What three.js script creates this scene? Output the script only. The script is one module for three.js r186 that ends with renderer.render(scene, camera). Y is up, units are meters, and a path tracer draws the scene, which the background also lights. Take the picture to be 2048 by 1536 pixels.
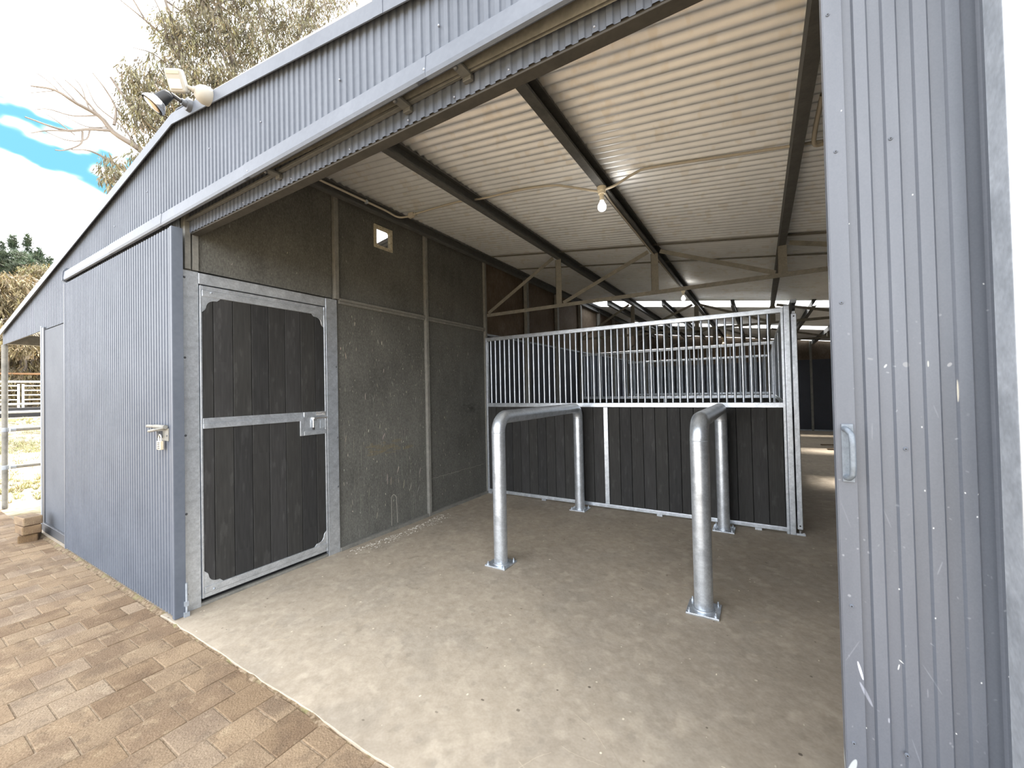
import * as THREE from 'three';
import { mergeGeometries } from 'three/addons/utils/BufferGeometryUtils.js';
import { RoundedBoxGeometry } from 'three/addons/geometries/RoundedBoxGeometry.js';

// ---------------------------------------------------------------- camera, sky, sun, exposure
// World: x to the right along the shed front, y up, depth into the shed = -z. Metres.
const scene = new THREE.Scene();
const renderer = new THREE.WebGLRenderer({ antialias: true });
renderer.toneMapping = THREE.LinearToneMapping;
renderer.toneMappingExposure = 5.5;
renderer.shadowMap.enabled = true;

const camera = new THREE.PerspectiveCamera(86.55, 2048 / 1536, 0.05, 400);
camera.position.set(0, 1.45, 0);
{
  const yaw = 0.5462, pitch = 0.0153, roll = 0.0214;
  const cy = Math.cos(yaw), sy = Math.sin(yaw), cp = Math.cos(pitch), sp = Math.sin(pitch), cr = Math.cos(roll), sr = Math.sin(roll);
  const Ry = [[cy, 0, sy], [0, 1, 0], [-sy, 0, cy]];
  const Rx = [[1, 0, 0], [0, cp, -sp], [0, sp, cp]];
  const Rz = [[cr, -sr, 0], [sr, cr, 0], [0, 0, 1]];
  const mul = (A, B) => A.map((r) => [0, 1, 2].map((j) => r[0] * B[0][j] + r[1] * B[1][j] + r[2] * B[2][j]));
  const M = mul(Rz, mul(Rx, Ry));
  const row = (i, s) => new THREE.Vector3(M[i][0] * s, M[i][1] * s, -M[i][2] * s);
  camera.quaternion.setFromRotationMatrix(new THREE.Matrix4().makeBasis(row(0, 1), row(1, 1), row(2, -1)));
}
scene.add(camera);

// seeded random numbers and tileable noise
function rng(seed) { let s = seed >>> 0; return () => { s = (s + 0x6d2b79f5) | 0; let t = Math.imul(s ^ (s >>> 15), 1 | s); t = (t + Math.imul(t ^ (t >>> 7), 61 | t)) ^ t; return ((t ^ (t >>> 14)) >>> 0) / 4294967296; }; }
const R = (r, a, b) => a + (b - a) * r();
function noiseGrid(n, seed) { const r = rng(seed), g = new Float32Array(n * n); for (let i = 0; i < g.length; i++) g[i] = r(); return g; }
const GRID = noiseGrid(256, 7);
function vn(x, y, period) {
  const ix = Math.floor(x), iy = Math.floor(y), fx = x - ix, fy = y - iy, sx = fx * fx * (3 - 2 * fx), sy = fy * fy * (3 - 2 * fy);
  const w = (a) => ((a % period) + period) % period;
  const x0 = w(ix) & 255, x1 = w(ix + 1) & 255, y0 = (w(iy) & 255) << 8, y1 = (w(iy + 1) & 255) << 8;
  const a = GRID[y0 | x0], b = GRID[y0 | x1], c = GRID[y1 | x0], d = GRID[y1 | x1];
  return a + (b - a) * sx + (c - a) * sy + (a - b - c + d) * sx * sy;
}
// fbm over u, v in 0..1, tileable; base = cells of the first octave
function fbm(u, v, base, oct) { let s = 0, a = 0.5, p = base, t = 0; for (let i = 0; i < oct; i++) { s += a * vn(u * p + i * 17, v * p + i * 31, p); t += a; a *= 0.5; p *= 2; } return s / t; }
const sstep = (a, b, x) => { const t = Math.min(1, Math.max(0, (x - a) / (b - a))); return t * t * (3 - 2 * t); };

// bright broken overcast with a few blue gaps
{
  const W = 2048, H = 1024, data = new Float32Array(W * H * 4);
  const D2 = Math.PI / 180;
  const gaps = [[-82, 22.6, 8.5, 1.7, 0.12], [-32, 40, 12, 3, -0.2], [20, 30, 14, 3, 0.2], [95, 22, 10, 2.2, -0.1], [150, 40, 14, 3.5, 0.1], [-140, 28, 12, 2.6, 0.2], [60, 55, 12, 4, 0]];
  const cx = rng(3), off = cx() * 10;
  for (let row = 0; row < H; row++) {
    const el = ((row + 0.5) / H - 0.5) * 180;
    for (let col = 0; col < W; col++) {
      const rd = ((col + 0.5) / W - 0.5) * 2 * Math.PI, o = (row * W + col) * 4;
      const X = Math.cos(rd), Z = Math.sin(rd);
      const az = Math.atan2(X, -Z) / D2;
      const u = (az + 180) / 360, v = (el + 90) / 360;
      const n1 = fbm(u, v + off, 24, 5), n2 = fbm(u + 0.37, v + off + 0.2, 10, 4), n3 = fbm(u * 1, v * 2.2 + 0.1, 110, 4);
      let blue = 0;
      if (el > 0) for (const [ga, ge, hl, hw, tilt] of gaps) {
        let da = az - ga; if (da > 180) da -= 360; if (da < -180) da += 360;
        const de = el - ge + tilt * da, k = Math.hypot(da / hl, de / hw);
        if (k < 3) blue = Math.max(blue, 1 - sstep(0.7, 1.25, k + (n3 - 0.5) * 2.6 + (n1 - 0.5) * 1.2));
      }
      const c = 0.72 + 0.7 * Math.pow(1 - Math.max(0, Math.sin(el * D2)), 1.6) + (n2 - 0.5) * 0.2 + (n1 - 0.5) * 0.1;
      const col3 = [c * 0.985, c, c * 1.03], bl = [0.052, 0.145, 0.2];
      for (let i = 0; i < 3; i++) data[o + i] = el < 0 ? 0.3 : col3[i] * (1 - blue) + bl[i] * blue;
      data[o + 3] = 1;
    }
  }
  const t = new THREE.DataTexture(data, W, H, THREE.RGBAFormat, THREE.FloatType);
  t.mapping = THREE.EquirectangularReflectionMapping; t.magFilter = t.minFilter = THREE.LinearFilter; t.wrapS = THREE.RepeatWrapping; t.needsUpdate = true;
  scene.background = t; scene.environment = t;
}
const sun = new THREE.DirectionalLight(0xfff5e8, 3.9);
sun.name = 'sun'; sun.position.set(-9, 30, -19); sun.target.position.set(-2, 0, -4);
sun.castShadow = true; sun.shadow.radius = 18; sun.shadow.mapSize.set(2048, 2048);
Object.assign(sun.shadow.camera, { left: -30, right: 30, top: 30, bottom: -30, near: 0.5, far: 80 });
scene.add(sun); scene.add(sun.target);

// ---------------------------------------------------------------- helpers
const V = (x, y, d) => new THREE.Vector3(x, y, -d);
const originOf = new WeakMap(), taken = new Map();
function numbered(name) { const k = taken.get(name) ?? 0; taken.set(name, k + 1); return k ? name + '_' + String(k).padStart(3, '0') : name; }
function thing(name, label, category, [x, y, d] = [0, 0, 0], group, kind) {
  const o = new THREE.Group(); o.name = numbered(name); o.position.copy(V(x, y, d)); originOf.set(o, o.position.clone());
  o.userData.label = label; if (category) o.userData.category = category; if (group) o.userData.group = group; if (kind) o.userData.kind = kind;
  scene.add(o); return o;
}
const structure = (name, label, base, category) => thing(name, label, category, base, undefined, 'structure');
// part whose geometry is in world coordinates
function part(parent, name, geo, mat, label) {
  const o = originOf.get(parent); if (o) geo.translate(-o.x, -o.y, -o.z);
  const m = new THREE.Mesh(geo, mat); m.name = name; m.castShadow = m.receiveShadow = true; if (label) m.userData.label = label;
  originOf.set(m, o ?? new THREE.Vector3()); parent.add(m); return m;
}
// part that shares a geometry, set at a place given in world coordinates
function place(parent, name, geo, mat, [x, y, d], turn) {
  const o = originOf.get(parent), m = new THREE.Mesh(geo, mat); m.name = name; m.position.copy(V(x, y, d)); if (o) m.position.sub(o);
  if (turn) m.rotation.set(...turn);
  m.castShadow = m.receiveShadow = true; originOf.set(m, o ? o.clone().add(m.position) : m.position.clone()); parent.add(m); return m;
}
// every uv in metres, from the dominant side of each face
function uvm(g, swap) {
  g = g.index ? g.toNonIndexed() : g;
  const p = g.attributes.position, uv = new Float32Array(p.count * 2), a = new THREE.Vector3(), b = new THREE.Vector3(), c = new THREE.Vector3(), n = new THREE.Vector3();
  for (let i = 0; i < p.count; i += 3) {
    a.fromBufferAttribute(p, i); b.fromBufferAttribute(p, i + 1); c.fromBufferAttribute(p, i + 2);
    n.copy(b).sub(a).cross(c.clone().sub(a)); const ax = Math.abs(n.x), ay = Math.abs(n.y), az = Math.abs(n.z);
    [a, b, c].forEach((q, k) => { const s = ay >= ax && ay >= az ? [q.x, -q.z] : ax >= az ? [-q.z, q.y] : [q.x, q.y]; uv[(i + k) * 2] = swap ? s[1] : s[0]; uv[(i + k) * 2 + 1] = swap ? s[0] : s[1]; });
  }
  g.setAttribute('uv', new THREE.BufferAttribute(uv, 2)); return g;
}
function boxG(x0, x1, y0, y1, d0, d1, r = 0) {
  const w = x1 - x0, h = y1 - y0, t = d1 - d0;
  const g = r ? new RoundedBoxGeometry(w, h, t, 1, Math.min(r, w / 2.2, h / 2.2, t / 2.2)) : new THREE.BoxGeometry(w, h, t);
  g.translate((x0 + x1) / 2, (y0 + y1) / 2, -(d0 + d1) / 2); return uvm(g);
}
function merge(list) { const g = list.map((q) => { q = q.index ? q.toNonIndexed() : q; for (const k of Object.keys(q.attributes)) if (!['position', 'normal', 'uv'].includes(k)) q.deleteAttribute(k); return q; }); return mergeGeometries(g); }
function cylG(a, b, r0, r1 = r0, seg = 16, open = false) {
  const L = a.distanceTo(b), g = new THREE.CylinderGeometry(r1, r0, L, seg, 1, open);
  g.translate(0, L / 2, 0); g.applyQuaternion(new THREE.Quaternion().setFromUnitVectors(new THREE.Vector3(0, 1, 0), b.clone().sub(a).normalize())); g.translate(a.x, a.y, a.z);
  const uv = g.attributes.uv; for (let i = 0; i < uv.count; i++) uv.setXY(i, uv.getX(i) * 6.283 * Math.max(r0, r1), uv.getY(i) * L);
  return g;
}
// bar of rectangular section from a to b; w across (horizontal), h the other way
function barG(a, b, w, h) {
  const L = a.distanceTo(b), g = new THREE.BoxGeometry(w, h, L); const m = new THREE.Matrix4().lookAt(a, b, new THREE.Vector3(0.001, 1, 0.002)); g.applyMatrix4(m);
  const c = a.clone().add(b).multiplyScalar(0.5); g.translate(c.x, c.y, c.z); return uvm(g);
}
function tubeG(pts, r, seg = 40, rad = 10, tension) {
  const c = new THREE.CatmullRomCurve3(pts, false, 'catmullrom', tension ?? 0.2), g = new THREE.TubeGeometry(c, seg, r, rad, false), L = c.getLength(), uv = g.attributes.uv;
  for (let i = 0; i < uv.count; i++) uv.setXY(i, uv.getX(i) * L, uv.getY(i) * 6.283 * r); return g;
}
// extrude an outline given in (a, b) along one axis. plane 'dy': outline in (depth, y) swept along x; 'xy': swept along depth
function sweepG(outline, plane, t0, t1, bevel = 0) {
  const s = new THREE.Shape(outline.map(([a, b]) => new THREE.Vector2(a, b)));
  const g = new THREE.ExtrudeGeometry(s, { depth: t1 - t0, bevelEnabled: bevel > 0, bevelSize: bevel, bevelThickness: bevel, bevelSegments: 1, curveSegments: 8 });
  if (plane === 'xy') { g.translate(0, 0, -t1); }          // shape x,y ; z from -t1 to -t0
  else { g.applyMatrix4(new THREE.Matrix4().set(0, 0, 1, t0, 0, 1, 0, 0, -1, 0, 0, 0, 0, 0, 0, 1)); } // (a,b,z)->(z+t0, b, -a)
  return uvm(g);
}
// profiled sheet: profile = [[u,h]...]; each profile point makes one line from lo(u) to hi(u); at(u, v, h) gives the place
function sheetG(profile, lo, hi, at, smooth) {
  const pos = [], uv = [], idx = [];
  for (const [u, h] of profile) { for (const v of [lo(u), hi(u)]) { const p = at(u, v, h); pos.push(p.x, p.y, p.z); uv.push(u, v); } }
  for (let i = 0; i < profile.length - 1; i++) { const k = i * 2; idx.push(k, k + 2, k + 1, k + 1, k + 2, k + 3); }
  let g = new THREE.BufferGeometry(); g.setAttribute('position', new THREE.Float32BufferAttribute(pos, 3)); g.setAttribute('uv', new THREE.Float32BufferAttribute(uv, 2)); g.setIndex(idx);
  if (!smooth) g = g.toNonIndexed();
  g.computeVertexNormals(); return g;
}
function ribs(u0, u1, pitch, depth, phase = 0) { // stepped wall cladding
  const out = [], f = [[0, 0], [0.42, 0], [0.5, 1], [0.92, 1]];
  for (let k = Math.floor((u0 - phase) / pitch) - 1; ; k++) { for (const [a, h] of f) { const u = phase + (k + a) * pitch; if (u < u0) continue; if (u > u1) { out.push([u1, 0]); return out; } out.push([u, h * depth]); } }
}
function waves(u0, u1, pitch, depth, n = 10) { const out = [], N = Math.round((u1 - u0) / pitch * n); for (let i = 0; i <= N; i++) { const u = u0 + (u1 - u0) * i / N; out.push([u, depth * 0.5 * Math.cos(2 * Math.PI * (u - 8.6) / pitch)]); } return out; }

// ---------------------------------------------------------------- textures and materials
function tex(W, H, fn, srgb = true) {
  const data = new Uint8Array(W * H * 4);
  for (let y = 0; y < H; y++) for (let x = 0; x < W; x++) { const c = fn(x / W, y / H, x, y), o = (y * W + x) * 4; if (typeof c === 'number') { data[o] = data[o + 1] = data[o + 2] = c; } else { data[o] = c[0]; data[o + 1] = c[1]; data[o + 2] = c[2]; } data[o + 3] = 255; }
  return finish(new THREE.DataTexture(data, W, H), srgb);
}
function finish(t, srgb = true) { t.wrapS = t.wrapT = THREE.RepeatWrapping; t.magFilter = THREE.LinearFilter; t.minFilter = THREE.LinearMipmapLinearFilter; t.generateMipmaps = true; if (srgb) t.colorSpace = THREE.SRGBColorSpace; t.needsUpdate = true; return t; }
function sized(t, w, h, ou = 0, ov = 0) { const c = t.clone(); c.repeat.set(1 / w, 1 / h); c.offset.set(ou, ov); c.needsUpdate = true; return c; }
const mix3 = (a, b, k) => [a[0] + (b[0] - a[0]) * k, a[1] + (b[1] - a[1]) * k, a[2] + (b[2] - a[2]) * k];
const cl = (v) => Math.max(0, Math.min(255, v));
const add3 = (a, k) => [cl(a[0] + k), cl(a[1] + k), cl(a[2] + k)];
const P = (o) => new THREE.MeshPhysicalMaterial({ side: THREE.DoubleSide, ...o });

// grey zinc spangle
const galvTex = tex(512, 512, (u, v, x, y) => { const a = fbm(u, v, 10, 4), b = fbm(u + 0.3, v + 0.1, 48, 2), c = fbm(u, v, 4, 3); return add3([202, 209, 217], (a - 0.5) * 50 + (b - 0.5) * 24 + (c - 0.5) * 20); });
const M = {};
M.galv = P({ color: 0xffffff, map: sized(galvTex, 0.35, 0.35), roughness: 0.36, metalness: 0.78 });
M.galvBar = P({ color: 0xf2f4f6, map: sized(galvTex, 0.35, 0.35), roughness: 0.3, metalness: 0.85 });
M.galvDull = P({ color: 0xc4c6c8, map: sized(galvTex, 0.6, 0.6), roughness: 0.6, metalness: 0.35 });
M.galvOld = P({ color: 0x9c968a, map: sized(galvTex, 0.5, 0.5), roughness: 0.7, metalness: 0.2 });
M.purlin = P({ color: 0x6f6c66, map: sized(galvTex, 0.5, 0.5), roughness: 0.75, metalness: 0.15 });
M.handle = P({ color: 0x7f858b, map: sized(galvTex, 0.1, 0.1), roughness: 0.45, metalness: 0.3 });
M.darkSteel = P({ color: 0x4b4741, map: sized(galvTex, 0.5, 0.5), roughness: 0.8 });
M.truss = P({ color: 0x9c9383, map: sized(galvTex, 0.4, 0.4), roughness: 0.75, metalness: 0.15 });
// blue-grey painted steel
const paintTex = tex(512, 512, (u, v) => { const a = fbm(u, v, 6, 5), b = fbm(u + 0.2, v, 64, 2); return add3([91, 97, 107], (a - 0.5) * 11 + (b - 0.5) * 6); });
M.paint = P({ map: sized(paintTex, 1.3, 1.3), roughness: 0.5, metalness: 0.0, specularIntensity: 0.3 });
M.paintMatt = P({ color: 0xfaf8f4, map: sized(paintTex, 1.3, 1.3), roughness: 0.65, specularIntensity: 0.2 });
M.flash = P({ map: sized(paintTex, 0.9, 0.9), roughness: 0.45, specularIntensity: 0.4 });
M.cream = P({ color: 0xd8cfb8, roughness: 0.6 });
M.creamOut = P({ color: 0x96938a, roughness: 0.65 });
M.creamDirty = P({ color: 0xc2beb2, roughness: 0.75, map: sized(tex(128, 128, (u, v) => add3([225, 220, 205], (fbm(u, v, 6, 4) - 0.5) * 90)), 0.08, 0.08) });
M.black = P({ color: 0x16171a, roughness: 0.55 });
M.darkMetal = P({ color: 0x55585d, roughness: 0.5, metalness: 0.3 });
M.screw = P({ color: 0x8a909c, roughness: 0.4, metalness: 0.5 });
M.chrome = P({ color: 0xd8dadd, roughness: 0.18, metalness: 0.9 });
M.brass = P({ color: 0xd9cfb4, roughness: 0.35, metalness: 0.4 });
// black plastic tongue and groove boards
const boardTex = tex(512, 1024, (u, v) => { const g = fbm(u, v * 0.25, 64, 3), f = fbm(u, v, 8, 4), s = fbm(u + 0.1, v + 0.6, 16, 5); return add3([54, 54, 54], (g - 0.5) * 13 + (f - 0.5) * 7 + sstep(0.62, 0.8, s) * 10); });
M.board = [0, 1, 2, 3].map((k) => { const c = P({ color: [0xffffff, 0xf0f0ee, 0xe4e5e6, 0xfafaf6][k], map: sized(boardTex, 0.55, 1.7, k * 0.27, k * 0.41), roughness: 0.62, specularIntensity: 0.35 }); return c; });
// roof sheeting, dusty underneath
const roofTex = tex(1024, 1024, (u, v) => { const a = fbm(u, v, 6, 5), b = fbm(u, v, 40, 3), s = sstep(0.6, 0.75, fbm(u * 1 + 0.4, v, 30, 4)); return mix3(add3([226, 229, 231], (a - 0.5) * 18 + (b - 0.5) * 10), [206, 200, 188], s * 0.35); });
M.roof = P({ map: sized(roofTex, 2.2, 2.2), roughness: 0.42, metalness: 0.55 });
M.skylight = P({ color: 0xf4f6f8, roughness: 0.5, transmission: 0.92, thickness: 0, ior: 1.1 });
M.glass = P({ color: 0xffffff, roughness: 0.05, transmission: 1, thickness: 0 });
M.bulb = P({ color: 0xffffff, emissive: 0xffffff, emissiveIntensity: 1.0, roughness: 0.4 });
M.bulbWarm = P({ color: 0xffffff, emissive: 0xffdda8, emissiveIntensity: 0.9, roughness: 0.4 });
M.conduit = P({ color: 0xb2aa9a, roughness: 0.65 });
M.rust = P({ color: 0x8a6a4c, roughness: 0.8 });
M.whitePipe = P({ color: 0xdfe4e8, roughness: 0.5 });

// dark composite wall sheets with bird and mud splashes, as print on the sheets
function canvas(W, H) { const c = document.createElement('canvas'); c.width = W; c.height = H; return c; }
const wallTex = (() => {
  const W = 2048, H = 1860, c = canvas(W, H), g = c.getContext('2d'), im = g.createImageData(W, H), r = rng(21); // 3.8 m by 3.45 m
  for (let y = 0; y < H; y++) for (let x = 0; x < W; x++) {
    const u = x / W, v = y / H, a = fbm(u, v, 7, 4), f = vn(u * 640, v * 240, 256), sp = vn(u * 900 + 9, v * 900, 256), st = fbm(u, v * 0.3 + 0.2, 50, 2), o = (y * W + x) * 4;
    let k = (a - 0.5) * 24 + (f - 0.5) * 20 + (sp > 0.78 ? 15 : 0) + (st - 0.5) * 10;
    im.data[o] = cl(90 + k); im.data[o + 1] = cl(90 + k); im.data[o + 2] = cl(86 + k * 0.95); im.data[o + 3] = 255;
  }
  g.putImageData(im, 0, 0);
  const px = W / 3.8, X = (d) => (d - 1.2) * px, Y = (y) => H - y * px;
  const splash = (d, y, len, wid, ang, al) => { g.save(); g.translate(X(d), Y(y)); g.rotate(ang); g.fillStyle = `rgba(${205 + r() * 30 | 0},${200 + r() * 28 | 0},${182 + r() * 25 | 0},${al})`; g.beginPath(); g.ellipse(0, 0, wid * px, len * px, 0, 0, 7); g.fill(); g.restore(); };
  for (let i = 0; i < 360; i++) { const d = R(r, 2.42, 3.55), y = 0.15 + 2.1 * Math.pow(r(), 0.8), k = r() * r(); splash(d, y, 0.004 + 0.034 * k, R(r, 0.0009, 0.0018) + (r() < 0.15 ? 0.0018 : 0), R(r, -0.3, 0.25), R(r, 0.2, 0.85)); }
  for (let i = 0; i < 110; i++) splash(R(r, 3.62, 4.72), R(r, 0.2, 2.1), R(r, 0.005, 0.022), R(r, 0.0012, 0.0035), R(r, -0.3, 0.4), R(r, 0.2, 0.75));
  for (let i = 0; i < 60; i++) splash(R(r, 1.3, 4.7), R(r, 2.4, 3.2), R(r, 0.004, 0.014), R(r, 0.001, 0.003), R(r, -0.6, 0.6), R(r, 0.2, 0.6));
  for (let i = 0; i < 60; i++) { const d = R(r, 2.45, 3.5); splash(d, R(r, 0.1, 1.1), R(r, 0.05, 0.16), 0.0012, R(r, -0.05, 0.05), R(r, 0.12, 0.4)); }
  for (const [d, y, l, w, a] of [[2.93, 1.0, 0.04, 0.003, 0.5], [3.12, 0.62, 0.035, 0.004, 0.4], [3.02, 0.52, 0.045, 0.003, 0.05], [3.2, 0.45, 0.05, 0.003, 0.2], [2.97, 0.55, 0.06, 0.003, 0], [3.3, 0.4, 0.045, 0.003, 0.4], [3.45, 0.55, 0.04, 0.003, 0.3], [3.42, 0.35, 0.05, 0.002, 0.45]]) splash(d, y, l, w, a, 0.6);
  g.strokeStyle = 'rgba(205,200,188,0.55)'; g.lineWidth = 4; g.beginPath(); g.moveTo(X(3.02), Y(0.05)); g.lineTo(X(3.02), Y(0.34)); g.quadraticCurveTo(X(3.05), Y(0.4), X(3.09), Y(0.33)); g.lineTo(X(3.1), Y(0.06)); g.stroke();
  g.strokeStyle = 'rgba(190,185,170,0.5)'; g.lineWidth = 2; g.beginPath(); g.moveTo(X(3.6), Y(0.42)); for (let i = 1; i < 30; i++) g.lineTo(X(3.6 + i * 0.038), Y(0.42 + (r() - 0.5) * 0.015)); g.stroke();
  g.fillStyle = 'rgba(40,38,34,0.09)'; for (let i = 0; i < 60; i++) { g.beginPath(); g.ellipse(X(4.45 + (r() + r() - 1) * 0.2), Y(1.22 + (r() + r() - 1) * 0.09), R(r, 6, 40), R(r, 2, 9), R(r, -0.3, 0.3), 0, 7); g.fill(); }
  g.fillStyle = 'rgba(120,104,72,0.25)'; for (let i = 0; i < 24; i++) { g.beginPath(); g.ellipse(X(R(r, 2.75, 3.3)), Y(R(r, 0.82, 0.94)), R(r, 10, 40), R(r, 3, 9), 0, 0, 7); g.fill(); }
  return finish(new THREE.CanvasTexture(c));
})();
M.wallSheet = P({ map: sized(wallTex, 3.8, 3.45, -1.2 / 3.8, 0), roughness: 0.7, specularIntensity: 0.4 });
const brownTex = tex(512, 512, (u, v) => { const a = fbm(u, v, 5, 5), f = fbm(u, v * 0.4, 80, 2); return add3([94, 83, 71], (a - 0.5) * 34 + (f - 0.5) * 20); });
M.ply = P({ map: sized(brownTex, 1.2, 1.2), roughness: 0.75, specularIntensity: 0.3 });
M.liner = P({ color: 0x9094a0, map: sized(paintTex, 1.1, 1.1), roughness: 0.55 });
M.linerDark = P({ color: 0x8a8c94, map: sized(paintTex, 1.1, 1.1), roughness: 0.6 });

// worn concrete
const floorTex = tex(2048, 2048, (u, v) => {
  const a = fbm(u, v, 5, 6), b = fbm(u + 0.31, v + 0.17, 16, 5), f = vn(u * 512, v * 512, 256), g = fbm(u + 0.5, v * 1, 96, 2);
  let c = mix3([152, 142, 128], [163, 152, 136], sstep(0.3, 0.7, a));
  c = mix3(c, [146, 138, 126], sstep(0.52, 0.72, b) * 0.35);
  c = mix3(c, [182, 171, 154], sstep(0.55, 0.75, fbm(u + 0.7, v + 0.2, 44, 4)) * 0.4);
  c = mix3(c, [134, 126, 114], sstep(0.66, 0.8, fbm(u + 0.13, v + 0.77, 60, 4)) * 0.35);
  return add3(c, (f - 0.5) * 8 + (g - 0.5) * 16);
});
(() => { // chips, flecks and scratches
  const im = floorTex.image, W = 2048, r = rng(77), S = (x, y, c, al) => { const o = (((y + W) % W) * W + ((x + W) % W)) * 4; for (let i = 0; i < 3; i++) im.data[o + i] = im.data[o + i] * (1 - al) + c[i] * al; };
  for (let i = 0; i < 300; i++) { const x = r() * W | 0, y = r() * W | 0, w = R(r, 1, 5), h = R(r, 1, 4), c = r() < 0.62 ? [232, 222, 200] : [88, 80, 70], al = R(r, 0.3, 0.9); for (let a = -6; a <= 6; a++) for (let b = -6; b <= 6; b++) if ((a / w) ** 2 + (b / h) ** 2 < 1) S(x + a, y + b, c, al); }
  for (let i = 0; i < 46; i++) { let x = r() * W, y = r() * W, an = R(r, 0, 6.28); const n = R(r, 30, 160), c = r() < 0.6 ? [214, 200, 174] : [128, 118, 104]; for (let k = 0; k < n; k++) { x += Math.cos(an); y += Math.sin(an); an += R(r, -0.05, 0.05); S(x | 0, y | 0, c, 0.4); } }
  for (let i = 0; i < 60; i++) { const x = r() * W | 0, y = r() * W | 0, w = R(r, 8, 34), h = R(r, 3, 12), an = R(r, 0, 3.14), c = r() < 0.5 ? [118, 110, 100] : [205, 182, 146], al = R(r, 0.05, 0.16); for (let a = -36; a <= 36; a++) for (let b = -36; b <= 36; b++) { const p = a * Math.cos(an) + b * Math.sin(an), q = -a * Math.sin(an) + b * Math.cos(an), k = (p / w) ** 2 + (q / h) ** 2; if (k < 1 && r() > k * 0.7) S(x + a, y + b, c, al); } }
})();
const floorBump = tex(512, 512, (u, v) => cl(128 + (fbm(u, v, 32, 4) - 0.5) * 120 + (fbm(u, v, 6, 3) - 0.5) * 90), false);
M.concrete = P({ map: sized(floorTex, 3.8, 3.8), bumpMap: sized(floorBump, 1.4, 1.4), bumpScale: 0.004, roughness: 0.68, specularIntensity: 0.45 });
// pavers
const paverTex = tex(1024, 1024, (u, v) => {
  const a = fbm(u, v, 6, 6), b = fbm(u + 0.4, v + 0.2, 18, 5), f = vn(u * 400, v * 400, 256);
  let c = mix3([122, 106, 90], [139, 123, 104], sstep(0.3, 0.7, a)); c = mix3(c, [107, 94, 81], sstep(0.55, 0.75, b) * 0.45); c = mix3(c, [160, 147, 126], sstep(0.64, 0.78, fbm(u + 0.7, v + 0.5, 20, 5)) * 0.45);
  return add3(c, (f - 0.5) * 22);
});
const grit = tex(256, 256, (u, v) => cl(128 + (fbm(u, v, 40, 3) - 0.5) * 200), false);
M.paver = [0xffffff, 0xf6f2ec, 0xf0ebe4, 0xfffaf2, 0xe8e0d6, 0xf4eee6].map((c, k) => P({ color: c, map: sized(paverTex, 1.1, 1.1, k === 4 ? 0.4 : 0, k === 2 ? 0.3 : 0), bumpMap: sized(grit, 0.25, 0.25), bumpScale: 0.003, roughness: 0.9, specularIntensity: 0.3 }));
M.sand = P({ map: sized(tex(512, 512, (u, v) => add3([128, 112, 92], (fbm(u, v, 50, 3) - 0.5) * 60 + (fbm(u, v, 6, 4) - 0.5) * 40)), 0.6, 0.6), roughness: 0.95 });
M.soil = P({ map: sized(tex(512, 512, (u, v) => mix3(add3([112, 96, 76], (fbm(u, v, 60, 3) - 0.5) * 90), [104, 104, 62], sstep(0.5, 0.7, fbm(u + 0.4, v, 14, 4)) * 0.6)), 0.7, 0.7), roughness: 0.95 });
const dirtTex = tex(1024, 1024, (u, v) => { const a = fbm(u, v, 8, 6), b = fbm(u + 0.3, v + 0.6, 20, 5); let c = mix3([134, 123, 106], [156, 144, 125], sstep(0.3, 0.7, a)); c = mix3(c, [118, 110, 72], sstep(0.55, 0.68, b) * 0.6); return add3(c, (fbm(u, v, 120, 2) - 0.5) * 50); });
M.dirt = P({ map: sized(dirtTex, 5, 5), roughness: 0.95 });
const barkTex = tex(256, 512, (u, v) => add3([112, 104, 96], (fbm(u, v * 0.3, 20, 4) - 0.5) * 80));
M.bark = P({ map: sized(barkTex, 1.2, 3), roughness: 0.9 });
M.barkGrey = P({ color: 0xb9b2ac, map: sized(barkTex, 1.2, 3), roughness: 0.9 });

// ---------------------------------------------------------------- levels
const XL = -3.356, XR = 2.35, DB = 15.6, RIDGE = -3.36;
const RY = (x) => x >= RIDGE ? 3.40 - 0.128 * (x - RIDGE) : 3.40 - 0.16 * (RIDGE - x);          // underside of the roof
const BY = (x) => x >= RIDGE ? 3.375 - 0.137 * (x - RIDGE) : 3.375 - 0.16 * (RIDGE - x);        // top of the barge flashing

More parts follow.
